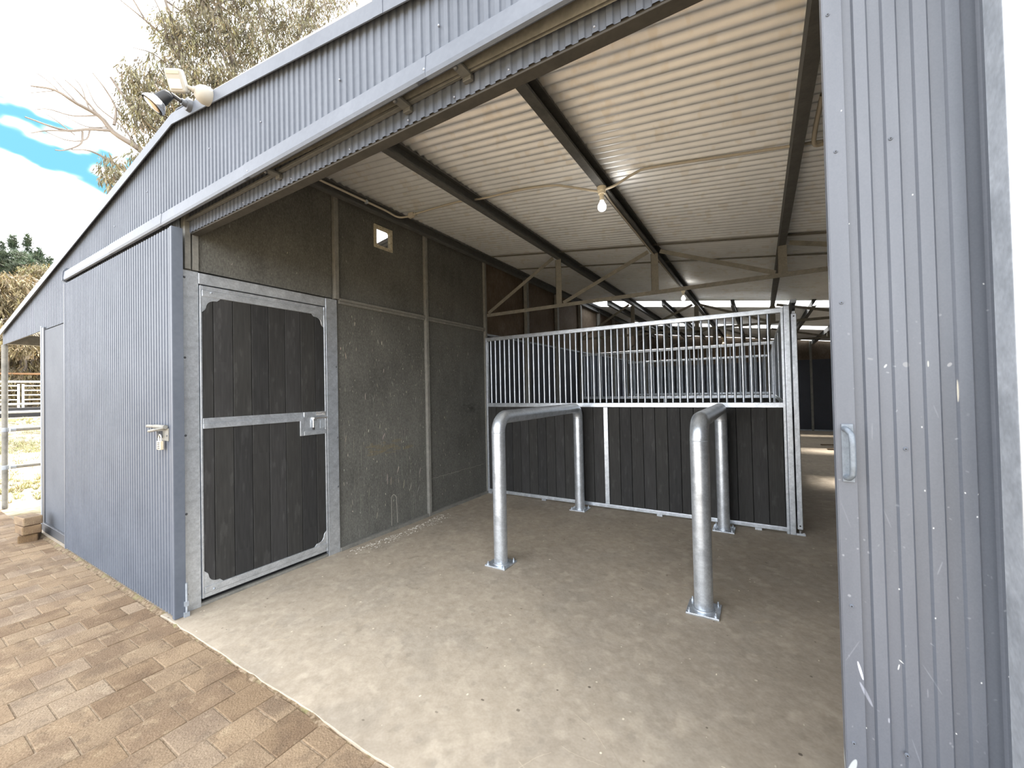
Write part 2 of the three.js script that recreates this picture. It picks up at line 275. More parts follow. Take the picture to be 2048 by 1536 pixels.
// ---------------------------------------------------------------- ground, pavers, slab
{
  // paddock ground, rising gently away from the shed
  const xs = [], N = 60, M2 = 40, pos = [], uv = [], idx = [], r = rng(5);
  for (let j = 0; j <= M2; j++) for (let i = 0; i <= N; i++) {
    const x = 26 - 106 * Math.pow(i / N, 0.8), z = -70 + 110 * j / M2;
    const y = -0.07 + (x < -10 ? 0.052 * (-10 - x) * (x < -45 ? 1 : 1) : 0) + (x < -10 ? (vn(x * 0.9 + 40, z * 0.9 + 90, 256) - 0.5) * 0.12 : 0);
    pos.push(x, y, z); uv.push(x, z);
  }
  for (let j = 0; j < M2; j++) for (let i = 0; i < N; i++) { const k = j * (N + 1) + i; idx.push(k, k + 1, k + N + 1, k + 1, k + N + 2, k + N + 1); }
  const g = new THREE.BufferGeometry(); g.setAttribute('position', new THREE.Float32BufferAttribute(pos, 3)); g.setAttribute('uv', new THREE.Float32BufferAttribute(uv, 2)); g.setIndex(idx); g.computeVertexNormals();
  const s = structure('ground', 'sandy paddock ground with dry grass patches', [0, 0, 0]); part(s, 'earth', g, M.dirt);

  const pv = structure('pavement', 'weathered square brown pavers laid in staggered rows in front of the shed', [-4, -0.02, 0.5]);
  part(pv, 'sand_bed', boxG(-9.12, 1.2, -0.07, -0.0125, -1.46, 1.1), M.sand);
  const pw = 0.1805, pl = 0.1965, gap = 0.0045, kinds = Array.from({ length: 14 }, (_, k) => { const g0 = uvm(new RoundedBoxGeometry(pw - gap, 0.04, pl - gap, 1, 0.003 + (k % 3) * 0.001)), q = g0.attributes.uv; for (let i = 0; i < q.count; i++) q.setXY(i, q.getX(i) + k * 0.233, q.getY(i) + k * k * 0.171); return g0; });
  const spots = [];
  for (let c = 0; c < 57; c++) { const x = -9.1 + pw * (c + 0.5); if (x > 1.15) break; const off = c % 2 ? 0.0975 : 0;
    for (let k = 0; k < 13; k++) { const d1 = 1.108 - off - k * pl, d0 = d1 - pl; const seen = d1 > 0.126 * Math.abs(x) - 0.1 && x < -0.8; spots.push([x, (d0 + d1) / 2, seen, c]); } if (c % 2) spots.push([x, 1.108 - 0.047, true, c, 0.5]); }
  const half = uvm(new RoundedBoxGeometry(pw - gap, 0.04, pl / 2 - gap, 1, 0.005));
  const rest = []; let made = 0;
  spots.sort((a, b) => (b[2] - a[2]) || (Math.hypot(a[0], a[1]) - Math.hypot(b[0], b[1])));
  for (const [x, d, seen, c, hf] of spots) {
    const y = -0.029 + R(r, -0.0015, 0.002), tilt = [R(r, -0.008, 0.008), R(r, -0.01, 0.01), R(r, -0.008, 0.008)];
    const mat = M.paver[r() * 6 | 0], g0 = hf ? half : kinds[r() * 14 | 0], jx = R(r, -0.0015, 0.0015);
    if (seen && made < 300) { const q = g0.clone(), p = q.attributes.position, w2 = new Float32Array(p.count * 2); for (let i = 0; i < p.count; i++) { w2[2 * i] = p.getX(i) + x; w2[2 * i + 1] = d - p.getZ(i); } q.setAttribute('uv', new THREE.BufferAttribute(w2, 2)); place(pv, made ? 'paver_' + String(made).padStart(3, '0') : 'paver', q, mat, [x + jx, y, d], tilt); made++; }
    else { const q = g0.clone(); q.translate(x, y, -d); rest.push(q); }
  }
  const restMesh = part(pv, 'paver_field', merge(rest), M.paver[1]); restMesh.userData.kind = 'stuff';

  { // soil and moss in the crack between pavers and slab
    const n = 220, pos = [], uv = [], idx = [];
    for (let i = 0; i <= n; i++) { const x = -7 + 8.3 * i / n, a = 1.088 + (fbm(i / n, 0.15, 60, 3) - 0.5) * 0.03, b = x < -3.3 ? 1.14 : 1.13; for (const [d, h] of [[a, -0.014], [(a + b) / 2, -0.009 + (fbm(i / n, 0.6, 90, 3) - 0.5) * 0.02], [b, -0.0005]]) { pos.push(x, h, -d); uv.push(x, d); } }
    for (let i = 0; i < n; i++) for (let k = 0; k < 2; k++) { const a = i * 3 + k; idx.push(a, a + 3, a + 1, a + 1, a + 3, a + 4); }
    const g = new THREE.BufferGeometry(); g.setAttribute('position', new THREE.Float32BufferAttribute(pos, 3)); g.setAttribute('uv', new THREE.Float32BufferAttribute(uv, 2)); g.setIndex(idx); g.computeVertexNormals();
    part(pv, 'soil_joint', g, M.soil);
  }
  const fl = structure('floor', 'worn beige concrete slab with scuffs and stains', [-0.5, 0, 6]);
  // slab with a slightly chipped front edge
  const n = 160, pts = [];
  for (let i = 0; i <= n; i++) { const x = XL - 0.1 + (XR + 0.2 - XL + 0.1) * i / n; pts.push([x, 1.118 + (fbm(i / n, 0.3, 40, 4) - 0.5) * 0.022 + (fbm(i / n, 0.7, 8, 2) - 0.5) * 0.02]); }
  const shape = new THREE.Shape(); pts.forEach(([x, d], i) => i ? shape.lineTo(x, d) : shape.moveTo(x, d)); shape.lineTo(XR + 0.2, DB + 0.1); shape.lineTo(XL - 0.1, DB + 0.1); shape.closePath();
  const g2 = new THREE.ExtrudeGeometry(shape, { depth: 0.12, bevelEnabled: true, bevelSize: 0.003, bevelThickness: 0.003, bevelSegments: 1 }); g2.rotateX(-Math.PI / 2); g2.translate(0, -0.123, 0);
  part(fl, 'slab', uvm(g2), M.concrete);
  part(fl, 'sill_strip', boxG(-7.0, XL - 0.1, -0.1, -0.002, 1.142, 1.5, 0.004), M.concrete);
  part(fl, 'room_slab', boxG(-6.95, XL - 0.1, -0.1, -0.003, 1.5, DB), M.concrete);
}

// ---------------------------------------------------------------- front gable wall
const PITCH = 0.0463;
{
  const w = structure('wall_front', 'blue-grey ribbed steel gable wall above the wide shed opening', [-3.36, 2.25, 1.2]);
  const at = (dd) => (u, v, h) => V(u, v, dd - h);
  const top = (u) => BY(u) - 0.03;
  part(w, 'gable_sheet', sheetG(ribs(-9.2, -3.36, PITCH, 0.007), () => 2.25, top, at(1.2)), M.paint);
  part(w, 'gable_sheet', sheetG(ribs(-3.36, 2.42, PITCH, 0.007), () => 2.7, top, at(1.2)), M.paint);
  part(w, 'lower_sheet', sheetG(ribs(-5.85, -3.37, PITCH, 0.007), () => 0.0, () => 2.26, at(1.2)), M.paint);
  part(w, 'lower_sheet', sheetG(ribs(0.35, 2.42, PITCH, 0.007), () => 0.0, () => 2.71, at(1.2)), M.paint);
  part(w, 'inner_lining', boxG(-5.85, -3.38, 0, 2.5, 1.206, 1.225), M.ply);
  part(w, 'inner_lining', boxG(0.34, 2.42, 0, 2.62, 1.206, 1.225), M.ply);
  const lin = new THREE.Shape([[-9.2, 2.26], [-3.36, 2.26], [-3.36, 2.72], [2.42, 2.72], [2.42, BY(2.42) - 0.04], [RIDGE, BY(RIDGE) - 0.04], [-9.2, BY(-9.2) - 0.04]].map(([a, b]) => new THREE.Vector2(a, b)));
  const lg = new THREE.ExtrudeGeometry(lin, { depth: 0.015, bevelEnabled: false }); lg.translate(0, 0, -1.222); part(w, 'gable_backing', uvm(lg), M.galvOld);
  // header: strip of the same sheeting set back behind the track, on a folded steel beam
  part(w, 'header_sheet', sheetG(ribs(-3.345, 2.3, PITCH, 0.007, 0.012), () => 2.582, () => 2.74, at(1.249)), M.paint);
  part(w, 'header_beam', boxG(-3.345, 2.3, 2.575, 2.70, 1.252, 1.306, 0.003), M.darkSteel);
  // barge flashing along both slopes with lap joints
  const barge = (xa, xb) => {
    const L = [[xa, BY(xa)], [xb, BY(xb)]], g = [];
    g.push(sweepG([[L[0][0], L[0][1] - 0.072], [L[1][0], L[1][1] - 0.072], [L[1][0], L[1][1]], [L[0][0], L[0][1]]], 'xy', 1.158, 1.164));
    g.push(sweepG([[L[0][0], L[0][1] - 0.006], [L[1][0], L[1][1] - 0.006], [L[1][0], L[1][1]], [L[0][0], L[0][1]]], 'xy', 1.164, 1.36));
    return merge(g);
  };
  for (const [a, b] of [[-9.24, -3.36], [-3.36, -1.315], [-1.315, 2.44]]) part(w, 'barge_flashing', barge(a, b), M.flash);
  part(w, 'lap_cover', sweepG([[-1.35, BY(-1.35) - 0.074], [-1.29, BY(-1.29) - 0.074], [-1.29, BY(-1.29) + 0.002], [-1.35, BY(-1.35) + 0.002]], 'xy', 1.1555, 1.1578), M.flash);
  // rivets of the gable sheet
  const sc = new THREE.SphereGeometry(0.005, 8, 5);
  for (const [x, y] of [[-1.02, 2.86], [-1.62, 2.9], [-2.3, 2.95], [-0.4, 2.8], [-2.9, 3.0], [-3.9, 3.0], [-4.6, 2.9]]) place(w, 'screw', sc, M.screw, [x, y, 1.192]);
  for (const x of [-0.42, -0.74, -0.99, -1.24, -1.62, -2.1, -2.6]) place(w, 'screw', sc, M.screw, [x, 2.6, 1.242]);
  part(w, 'opening_trim', boxG(-3.372, -3.352, 0, 2.58, 1.226, 1.26, 0.002), M.galvOld);
}
{
  const w = structure('wall_side', 'outer steel side wall of the shed under the verandah', [-6.9, 0, 1.3]);
  part(w, 'side_sheet', sheetG(ribs(1.24, DB, PITCH * 2, 0.007), () => 0.0, () => RY(-6.9) + 0.0, (u, v, h) => V(-6.9 - h, v, u)), M.paint);
  part(w, 'corner_post', boxG(-6.93, -6.84, -0.02, 2.27, 1.175, 1.235, 0.004), M.darkMetal);
  part(w, 'corner_strip', boxG(-6.955, -6.93, -0.02, 2.29, 1.17, 1.24, 0.003), M.galvDull);
  const p = thing('wall_panel', 'flat grey steel panel left of the ribbed sliding door with a base rail', 'panel', [-6.3, 0, 1.19]);
  part(p, 'sheet', boxG(-6.84, -5.72, 0.09, 2.235, 1.185, 1.196, 0.003), M.paintMatt);
  part(p, 'base_rail', boxG(-6.84, -5.72, 0.0, 0.09, 1.165, 1.2, 0.004), M.darkMetal);
}

// ---------------------------------------------------------------- left wall of the wash bay, and the other inside walls
const wallLeft = structure('wall_left', 'dark grey lined wall with galvanised studs and splash marks', [XL, 0, 3]);
{
  const stud = (d, y0, y1) => { // lipped channel standing proud of the sheets
    const g = sweepG([[-3.372, d - 0.02], [-3.318, d - 0.02], [-3.318, d + 0.02], [-3.372, d + 0.02]].map(([a, b]) => [a, b]), 'xy', 0, 1);
    return boxG(-3.372, -3.320, y0, y1, d - 0.022, d + 0.022, 0.004);
  };
  const sheet = (d0, d1, y0, y1, m = M.wallSheet) => part(wallLeft, 'wall_sheet', boxG(-3.38, XL, y0, y1, d0, d1, 0.002), m);
  // first bay: above the tack room door
  sheet(1.23, 2.355, 2.335, 3.36);
  // second bay with the small vent opening, cut out of the sheet
  const hole = [[2.846, 2.958], [3.084, 2.966], [3.082, 3.196], [2.842, 3.19]];
  const s = new THREE.Shape([[2.4, 2.345], [3.56, 2.345], [3.56, 3.36], [2.4, 3.36]].map(([a, b]) => new THREE.Vector2(a, b)));
  const hp = new THREE.Path(); [[2.87, 2.985], [3.06, 2.985], [3.06, 3.17], [2.87, 3.17]].forEach(([a, b], i) => i ? hp.lineTo(a, b) : hp.moveTo(a, b)); hp.closePath(); s.holes.push(hp);
  const hg = new THREE.ExtrudeGeometry(s, { depth: 0.024, bevelEnabled: false }); hg.applyMatrix4(new THREE.Matrix4().set(0, 0, 1, -3.38, 0, 1, 0, 0, -1, 0, 0, 0, 0, 0, 0, 1));
  part(wallLeft, 'wall_sheet', uvm(hg), M.wallSheet);
  sheet(3.6, 4.77, 2.345, 3.36);
  sheet(2.4, 3.56, 0.02, 2.295); sheet(3.6, 4.77, 0.02, 2.295);
  for (const d of [2.385, 3.58, 4.79]) part(wallLeft, 'stud', stud(d, d < 2.5 ? 2.33 : 0, 3.33), M.galvOld);
  part(wallLeft, 'stud', boxG(-3.372, -3.326, 2.33, 3.33, 1.215, 1.25, 0.003), M.galvOld);
  part(wallLeft, 'stud', boxG(-3.372, -3.335, 2.33, 3.33, 1.262, 1.30, 0.003), M.galvOld);
  for (const [a, b] of [[2.41, 3.555], [3.605, 4.765]]) part(wallLeft, 'girt', merge([boxG(-3.36, -3.322, 2.318, 2.343, a, b, 0.003), boxG(-3.36, -3.334, 2.292, 2.318, a, b, 0.003)]), M.galvOld);
  part(wallLeft, 'base_channel', boxG(-3.36, -3.325, 0, 0.035, 2.39, 4.77, 0.003), M.galvOld);
  // beyond the partition: lined to 2.25 m, ply above
  const ds = [4.815, 5.98, 7.18, 8.38, 9.58, 10.78, 11.98, 13.18, 14.38, DB];
  for (let i = 0; i < ds.length - 1; i++) {
    part(wallLeft, 'ply_sheet', boxG(-3.38, XL, 2.27, 3.36, ds[i], ds[i + 1] - 0.01, 0.002), M.ply);
    part(wallLeft, 'liner_sheet', boxG(-3.38, -3.348, 0.0, 2.24, ds[i], ds[i + 1] - 0.01, 0.002), i < 3 ? M.linerDark : M.liner);
    part(wallLeft, 'liner_cap', boxG(-3.38, -3.325, 2.24, 2.27, ds[i], ds[i + 1] - 0.01, 0.003), M.galvDull);
    if (i) part(wallLeft, 'stud', merge([boxG(-3.372, -3.30, 0, 3.33, ds[i] - 0.045, ds[i] - 0.035), boxG(-3.372, -3.345, 0, 3.33, ds[i] - 0.045, ds[i] + 0.03), boxG(-3.30, -3.285, 0, 3.33, ds[i] - 0.045, ds[i] + 0.03)]), M.galvOld);
  }
  // small vent opening with a pale frame
  const wd = structure('window_1', 'small square vent opening with a pale frame high on the dark wall', [XL, 2.97, 2.96]);
  const fr = new THREE.Shape([[2.845, 2.96], [3.085, 2.96], [3.085, 3.195], [2.845, 3.195]].map(([a, b]) => new THREE.Vector2(a, b)));
  const rr = 0.03, ip = new THREE.Path(); const a0 = 2.872, a1 = 3.058, b0 = 2.987, b1 = 3.168;
  ip.moveTo(a0 + rr, b0); ip.lineTo(a1 - rr, b0); ip.quadraticCurveTo(a1, b0, a1, b0 + rr); ip.lineTo(a1, b1 - rr); ip.quadraticCurveTo(a1, b1, a1 - rr, b1); ip.lineTo(a0 + rr, b1); ip.quadraticCurveTo(a0, b1, a0, b1 - rr); ip.lineTo(a0, b0 + rr); ip.quadraticCurveTo(a0, b0, a0 + rr, b0); fr.holes.push(ip);
  const fg = new THREE.ExtrudeGeometry(fr, { depth: 0.04, bevelEnabled: true, bevelSize: 0.002, bevelThickness: 0.002, bevelSegments: 1, curveSegments: 5 }); fg.applyMatrix4(new THREE.Matrix4().set(0, 0, 1, -3.385, 0, 1, 0, 0, -1, 0, 0, 0, 0, 0, 0, 1));
  part(wd, 'frame', uvm(fg), M.creamDirty);
}
{
  const w = structure('wall_right', 'right side wall of the shed lined with ply', [XR, 0, 8]);
  part(w, 'wall_lining', boxG(XR, XR + 0.06, 0, RY(XR) + 0.01, 1.23, DB), M.ply);
  const b = structure('wall_back', 'dark far end wall of the stable aisle', [-0.5, 0, DB]);
  const shp = (x0, x1) => sweepG([[x0, 0], [x1, 0], [x1, RY(x1)], [x0, RY(x0)]], 'xy', DB, DB + 0.05);
  part(b, 'lower_sheet', boxG(-3.36, XR, 0, 2.2, DB - 0.01, DB), M.linerDark);
  part(b, 'end_sheet', shp(-3.36, XR), M.ply);
  part(b, 'end_sheet', sweepG([[-6.9, 0], [-3.36, 0], [-3.36, RY(-3.36)], [-6.9, RY(-6.9)]], 'xy', DB, DB + 0.05), M.ply);
  for (const x of [-2.2, -1.0, 0.2, 1.36]) part(b, 'post', boxG(x - 0.03, x + 0.03, 0, RY(x) - 0.02, DB - 0.06, DB - 0.01, 0.004), M.galvOld);
  part(b, 'base_rail', boxG(-3.3, XR, 0, 0.04, DB - 0.045, DB - 0.01), M.galvDull);
}

// ---------------------------------------------------------------- roof: sheets, skylights, purlins
{
  const c = structure('ceiling', 'corrugated steel roof seen from below with steel purlins and skylight sheets', [-0.5, 3, 7]);
  const SH = 0.69, edges = [1.185]; for (let d = 8.6 - 10 * SH; d < DB + 0.3; d += SH) edges.push(d);
  const up = (x) => RY(x) + 0.009;
  for (let i = 0; i < edges.length - 1; i++) {
    const d0 = edges[i], d1 = edges[i + 1], sky = Math.abs(d0 - 8.6) < 0.01 || Math.abs(d0 - (8.6 + 5 * SH)) < 0.01;
    const g = sheetG(waves(d0 - (i ? 0.006 : 0), d1, SH / 9, 0.028), () => RIDGE, () => 2.5, (u, v, h) => V(v, up(v) + h, u), true);
    part(c, sky ? 'skylight_sheet' : 'roof_sheet', g, sky ? M.skylight : M.roof);
  }
  // left slope, with one clear sheet over the room behind the wall
  const left = (d0, d1, m, n) => part(c, n, sheetG(waves(d0, d1, SH / 9, 0.017, 6), () => -9.3, () => RIDGE, (u, v, h) => V(v, RY(v) + 0.009 + h, u), true), m);
  left(1.185, 2.9, M.roof, 'roof_sheet'); left(2.9, 3.44, M.glass, 'skylight_sheet'); left(3.44, 9, M.roof, 'roof_sheet'); left(9, DB + 0.2, M.roof, 'roof_sheet');
  part(c, 'ridge_cap', merge([sweepG([[RIDGE - 0.2, RY(RIDGE - 0.2) + 0.022], [RIDGE, RY(RIDGE) + 0.03], [RIDGE + 0.2, RY(RIDGE + 0.2) + 0.022], [RIDGE, RY(RIDGE) + 0.024]], 'xy', 1.19, DB + 0.2)]), M.flash);
  // lipped channel purlins
  const chan = (x, d0, d1, h = 0.112, w = 0.058) => { const t = 0.004, y1 = RY(x + w) - 0.002, y0 = y1 - h; return sweepG([[x, y0], [x + w, y0], [x + w, y0 + 0.016], [x + w - t, y0 + 0.016], [x + w - t, y0 + t], [x + t, y0 + t], [x + t, y1 - t], [x + w - t, y1 - t], [x + w - t, y1 - 0.016], [x + w, y1 - 0.016], [x + w, y1], [x, y1]], 'xy', d0, d1); };
  for (const x of [-3.318, -2.21, -1.02, 0.195, 1.39]) part(c, 'purlin', chan(x, 1.31, DB - 0.005), M.purlin);
  for (const x of [-2.72, -1.62, -0.42, 0.78]) part(c, 'purlin', chan(x, 8.42, DB - 0.005), M.purlin);
  for (const x of [-4.6, -5.8, -7.0, -8.2]) part(c, 'purlin', chan(x - 0.03, 1.24, DB), M.purlin);
  part(c, 'eave_beam', boxG(-9.2, -9.12, 2.26, 2.40, 1.23, DB + 0.1, 0.004), M.galvOld);
  // lap strips between sheets
  const ls = (x0, x1, d) => barG(V(x0, RY(x0) - 0.012, d), V(x1, RY(x1) - 0.012, d), 0.045, 0.006);
  part(c, 'lap_strip', ls(-3.25, 2.3, 4.86), M.truss); part(c, 'lap_strip', ls(-3.25, 2.3, 5.6), M.truss);
}

// ---------------------------------------------------------------- trusses
function truss(d, label) {
  const t = thing('roof_truss', label, 'truss', [-3.3, 2.5, d], 'roof trusses over the stalls');
  const pb = (x) => RY(x) - 0.118;
  part(t, 'bottom_chord', merge([boxG(-3.33, 2.33, 2.51, 2.555, d - 0.003, d + 0.003), boxG(-3.33, 2.33, 2.549, 2.555, d, d + 0.045)]), M.truss);
  for (const x of [-2.19, -0.99, 0.225, 1.42]) part(t, 'web_post', merge([boxG(x - 0.045, x + 0.035, 2.552, pb(x), d - 0.004, d + 0.002), boxG(x - 0.045, x - 0.041, 2.552, pb(x), d - 0.004, d + 0.05)]), M.truss);
  for (const [a, b, c2, e] of [[-3.3, 2.56, -2.26, pb(-2.26) + 0.02], [-2.13, 2.56, -1.06, pb(-1.06) + 0.02], [0.16, 2.56, -0.93, pb(-0.93) + 0.02], [1.36, 2.56, 0.28, pb(0.28) + 0.02]]) part(t, 'diagonal', barG(V(a, b, d - 0.012), V(c2, e, d - 0.012), 0.004, 0.045), M.truss);
}
truss(4.83, 'nearest light steel roof truss above the barred stall partition');
truss(8.44, 'middle roof truss in front of the first bright skylight strip');
truss(12.0, 'farthest roof truss by the second skylight strip');

// ---------------------------------------------------------------- stall partitions
const barGeo = (() => { const g = new THREE.CylinderGeometry(0.0115, 0.0115, 0.885, 12, 1, true); return g; })();
const plankKinds = [0.132].map((w) => { const g = new RoundedBoxGeometry(w - 0.003, 1.156, 0.032, 1, 0.004); const m = uvm(g); return m; });
function partition(d, label, x0 = -3.335, x1 = 0.262) {
  const t = thing('stall_partition', label, 'partition', [x0, 0, d], 'stall partitions across the stable');
  const m = M.galv;
  part(t, 'top_rail', boxG(x0, x1 - 0.05, 2.152, 2.202, d - 0.025, d + 0.025, 0.005), m);
  part(t, 'middle_rail', boxG(x0, x1 - 0.05, 1.222, 1.275, d - 0.025, d + 0.025, 0.005), m);
  part(t, 'bottom_rail', boxG(x0, x1 - 0.05, 0.022, 0.066, d - 0.025, d + 0.025, 0.005), m);
  part(t, 'side_stile', boxG(x0, x0 + 0.03, 0.022, 2.2, d - 0.026, d + 0.026, 0.005), m);
  part(t, 'side_stile', boxG(x1 - 0.076, x1 - 0.051, 0.0, 2.205, d - 0.026, d + 0.026, 0.005), m);
  const post = part(t, 'end_post', boxG(x1 - 0.05, x1, 0.0, 2.215, d - 0.03, d + 0.03, 0.006), m);
  part(post, 'post_cap', boxG(x1 - 0.048, x1 - 0.002, 2.215, 2.222, d - 0.028, d + 0.028, 0.002), M.galvDull);
  part(t, 'middle_stile', boxG(-1.622, -1.567, 0.066, 1.222, d - 0.025, d + 0.025, 0.005), m);
  for (const x of [-3.3, -2.45, -1.0, -0.05]) part(t, 'foot_shim', boxG(x - 0.03, x + 0.03, 0.0, 0.022, d - 0.024, d + 0.024, 0.002), m);
  for (let k = 0; k < 45; k++) place(t, 'bar', barGeo, M.galvBar, [-3.25 + k * 0.0757, 1.713, d]);
  part(t, 'back_sheet', boxG(x0 + 0.03, x1 - 0.076, 0.06, 1.225, d + 0.019, d + 0.023), M.black);
  let n = 0;
  for (const [a, b] of [[-3.303, -1.625], [-1.564, 0.183]]) {
    const k = Math.round((b - a) / 0.134), w = (b - a) / k;
    const g = uvm(new RoundedBoxGeometry(w - 0.0035, 1.156, 0.032, 1, 0.0045));
    for (let i = 0; i < k; i++) place(t, 'board', g, M.board[(n++ * 7) % 4], [a + (i + 0.5) * w, 0.644, d + 0.002]);
  }
  return t;
}
partition(4.79, 'nearest galvanised stall partition with dark boards below and vertical bars above');
partition(8.4, 'second barred stall partition, seen through the bars of the nearest one');
partition(12.0, 'farthest barred stall partition, deep in the stable');

// stall fronts along the aisle, edge on to the opening
function stallFront(d0, d1, label) {
  const t = thing('aisle_partition', label, 'partition', [0.236, 0, d0], 'stall fronts along the aisle'), x = 0.236, m = M.galv;
  for (const [a, b] of [[2.152, 2.2], [1.222, 1.275], [0.022, 0.066]]) part(t, 'rail', boxG(x - 0.022, x + 0.022, a, b, d0, d1, 0.004), m);
  for (const dd of [d0 + 0.0, (d0 + d1) / 2, d1 - 0.04]) part(t, 'stile', boxG(x - 0.023, x + 0.023, 0, 2.2, dd, dd + 0.04, 0.004), m);
  const k = 25, w = (d1 - d0 - 0.1) / k, g = uvm(new RoundedBoxGeometry(0.03, 1.156, w - 0.004, 1, 0.004));
  for (let i = 0; i < k; i++) place(t, 'board', g, M.board[(i * 3) % 4], [x, 0.644, d0 + 0.05 + (i + 0.5) * w]);
  for (let i = 0; i < 40; i++) place(t, 'bar', barGeo, m, [x, 1.713, d0 + 0.09 + i * (d1 - d0 - 0.16) / 39]);
}
stallFront(4.83, 8.36, 'stall front seen edge-on along the aisle behind the nearest partition');
stallFront(8.44, 11.96, 'stall front seen edge-on along the aisle between the second and farthest partitions');
{
  // sliding stall door standing open against the stall front
  const t = thing('stall_door', 'galvanised sliding stall door with black top roller beside the partition end post', 'door', [0.296, 0, 4.83]), m = M.galv;
  part(t, 'edge_stile', boxG(0.272, 0.318, 0.05, 2.135, 4.79, 4.83, 0.005), m);
  part(t, 'edge_stile', boxG(0.272, 0.318, 0.05, 2.135, 6.0, 6.04, 0.005), m);
  for (const [a, b] of [[2.09, 2.135], [1.222, 1.27], [0.05, 0.095]]) part(t, 'rail', boxG(0.275, 0.315, a, b, 4.83, 6.0, 0.004), m);
  const g = uvm(new RoundedBoxGeometry(0.028, 1.127, 0.126, 1, 0.004));
  for (let i = 0; i < 9; i++) place(t, 'board', g, M.board[i % 4], [0.295, 0.658, 4.83 + 0.065 + i * 0.13]);
  const g2 = new THREE.CylinderGeometry(0.0115, 0.0115, 0.82, 10, 1, true);
  for (let i = 0; i < 12; i++) place(t, 'bar', g2, m, [0.295, 1.68, 4.9 + i * 0.095]);
  const rl = part(t, 'roller', merge([cylG(V(0.283, 2.2, 4.81), V(0.307, 2.2, 4.81), 0.038, 0.038, 20), boxG(0.278, 0.284, 2.16, 2.23, 4.785, 4.835, 0.002)]), M.black);
  part(rl, 'hanger_bolt', merge([cylG(V(0.288, 2.13, 4.81), V(0.288, 2.18, 4.81), 0.006), cylG(V(0.302, 2.13, 4.81), V(0.302, 2.18, 4.81), 0.006)]), M.chrome);
  part(t, 'bolt_hole', cylG(V(0.295, 2.11, 4.786), V(0.295, 2.11, 4.79), 0.007), M.black);
  part(t, 'bolt_hole', cylG(V(0.295, 0.085, 4.786), V(0.295, 0.085, 4.79), 0.007), M.black);
  const tr = thing('stall_door_track', 'steel track carrying the sliding stall door along the aisle', 'track', [0.296, 2.24, 4.8]);
  part(tr, 'rail', boxG(0.27, 0.322, 2.24, 2.275, 4.79, 8.3, 0.004), M.galvDull);
  const gd = thing('floor_guide', 'small galvanised floor guide bracket under the sliding stall door', 'bracket', [0.296, 0, 4.8]);
  part(gd, 'plate', boxG(0.262, 0.335, 0.0, 0.008, 4.765, 4.84, 0.002), M.galv); part(gd, 'lip', boxG(0.262, 0.335, 0.008, 0.02, 4.765, 4.77, 0.001), M.galv);
  part(gd, 'roller_pin', cylG(V(0.296, 0.008, 4.79), V(0.296, 0.046, 4.79), 0.013), M.chrome);
}

